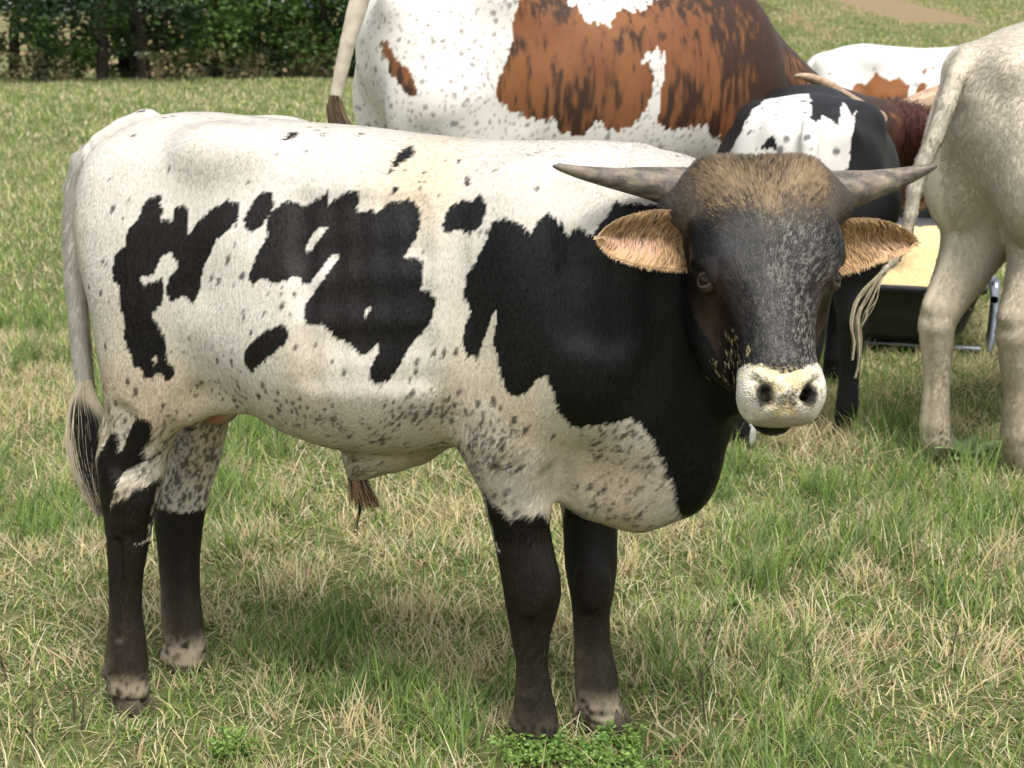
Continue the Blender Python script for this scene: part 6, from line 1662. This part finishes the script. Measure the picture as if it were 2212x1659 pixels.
# ================================================================== weeds and dry stems in the turf
M_STEM = noise_mat("dry_stem", (0.045, 0.033, 0.026), (0.12, 0.085, 0.06), 60, 0.85, 0.2, 0)
def build_weeds():
    rng = np.random.default_rng(55)
    def feather(name, n, rad, h, cols, label, at, leaf=0.0125, group=None):
        """bushy weed with finely cut bright leaves"""
        x, y = at; root = empty(name, (x, y, float(ground_z(np.array([x]), np.array([y]))[0])), rng.uniform(0, 6), label, "weed", group)
        V, Fq, cen = [], [], []
        for k in range(n):
            a = rng.uniform(0, 6.28); r = rad * math.sqrt(rng.random()); t = np.array([r * math.cos(a), r * math.sin(a), h * rng.uniform(.5, 1.1)]); b = t * [.35, .35, 0]; i0 = len(V)
            for f, rr in ((0, .0018), (1, .0008)):
                p = b + (t - b) * f
                for q in range(3): V.append(p + np.array([math.cos(q * 2.09) * rr, math.sin(q * 2.09) * rr, 0]))
            for q in range(3): Fq.append((i0 + q, i0 + (q + 1) % 3, i0 + 3 + (q + 1) % 3, i0 + 3 + q))
            for f in np.linspace(.35, 1, 8): cen.append(b + (t - b) * f)
        sm = np_mesh("stem", np.array(V), np.array(Fq)); link("stem", sm, root, bpy.data.materials.get("weed_stem") or noise_mat("weed_stem", (0.07, 0.11, 0.03), (0.10, 0.15, 0.04), 40, .8, .2, 0))
        cen = np.array(cen); lm = leaves_mesh("leaves", cen, np.full(len(cen), leaf * 1.6), 9, leaf, cols, rng, flat=.6)
        link("leaves", lm, root)
        return root
    BR = [(0.19, 0.31, 0.07), (0.24, 0.36, 0.09), (0.15, 0.26, 0.06)]
    g = on_ground(1150, 1640); feather("feathery_weed", 26, .075, .045, BR, "bright green feathery weed beside the bull's near front hoof", g[:2])
    g = on_ground(1330, 1645); feather("feathery_weed", 34, .12, .036, BR, "wide bright green feathery weed in front of the bull's far front hoof", g[:2])
    for i, (x, y, lab) in enumerate([(500, 1636, "small bright green weed in the dry grass below the bull's belly"), (1590, 1345, "small lone yellow green weed right of the bull's front hooves")]):
        g = on_ground(x, y); feather("feathery_weed", 12, .035, .06, BR, lab, g[:2], .011)
    # broad-leaved weed between the cream cow's feet
    g = on_ground(2075, 1000); root = empty("broadleaf_weed", g, 0.3, "broad leaved pale green weed between the cream cow's hind feet", "weed")
    V, Fq = [], []
    M_BL = noise_mat("broad_leaf", (0.16, 0.24, 0.09), (0.24, 0.32, 0.13), 30, .6, .3, .1)
    for k in range(9):
        a = k * .7 + rng.uniform(-.2, .2); L = rng.uniform(.10, .17); el = rng.uniform(.15, .9); me_v, me_f = [], []
        for i in range(7):
            f = i / 6; w = .020 * math.sin(math.pi * min(1, .08 + .9 * f)) + .001
            c = np.array([math.cos(a), math.sin(a), 0]) * L * f * math.cos(el * (1 - .3 * f)) + np.array([0, 0, L * math.sin(el) * (f - .45 * f * f) + .02])
            s = np.array([-math.sin(a), math.cos(a), 0]) * w
            me_v += [c - s + [0, 0, .004], c, c + s + [0, 0, .004]]
        for i in range(6):
            q = 3 * i; me_f += [(q, q + 1, q + 4, q + 3), (q + 1, q + 2, q + 5, q + 4)]
        link("leaf", np_mesh("leaf", np.array(me_v), np.array(me_f)), root, M_BL)
    # dark dry stems standing in the grass
    def twig(x, y, h, lean, label, branches=3):
        g = on_ground(x, y); root = empty("dry_stem", (g[0], g[1], 0), 0, label, "dry stem", "dead weed stems in the grass")
        tipv = np.array([lean[0], lean[1], h])
        tube("stalk", [(0, 0, -.02, .0022), (*(tipv * .5 + rng.normal(0, .006, 3)), .0018), (*tipv, .0008)], M_STEM, root, 6, 3, attr=False)
        for k in range(branches):
            f = rng.uniform(.35, .85); b = tipv * f; e = b + np.array([rng.normal(0, .035), rng.normal(0, .02), rng.uniform(.015, .05)])
            tube("branch", [(*b, .0012), (*((b + e) / 2), .0010), (*e, .0005)], M_STEM, root, 5, 2, attr=False)
    lab = "thin dark dry weed stem standing in the short grass"
    for a in [(78, 1640, .125, (0, .01)), (160, 1560, .10, (-.03, .0)), (175, 1575, .085, (.012, 0)), (20, 1480, .10, (-.02, .0)), (1525, 1560, .15, (-.02, 0)), (1645, 1480, .085, (.01, 0)), (1740, 1500, .09, (.0, 0)), (1520, 1420, .10, (.02, 0)), (2050, 1420, .09, (.02, 0))]:
        twig(a[0], a[1], a[2], a[3], lab)
build_weeds()
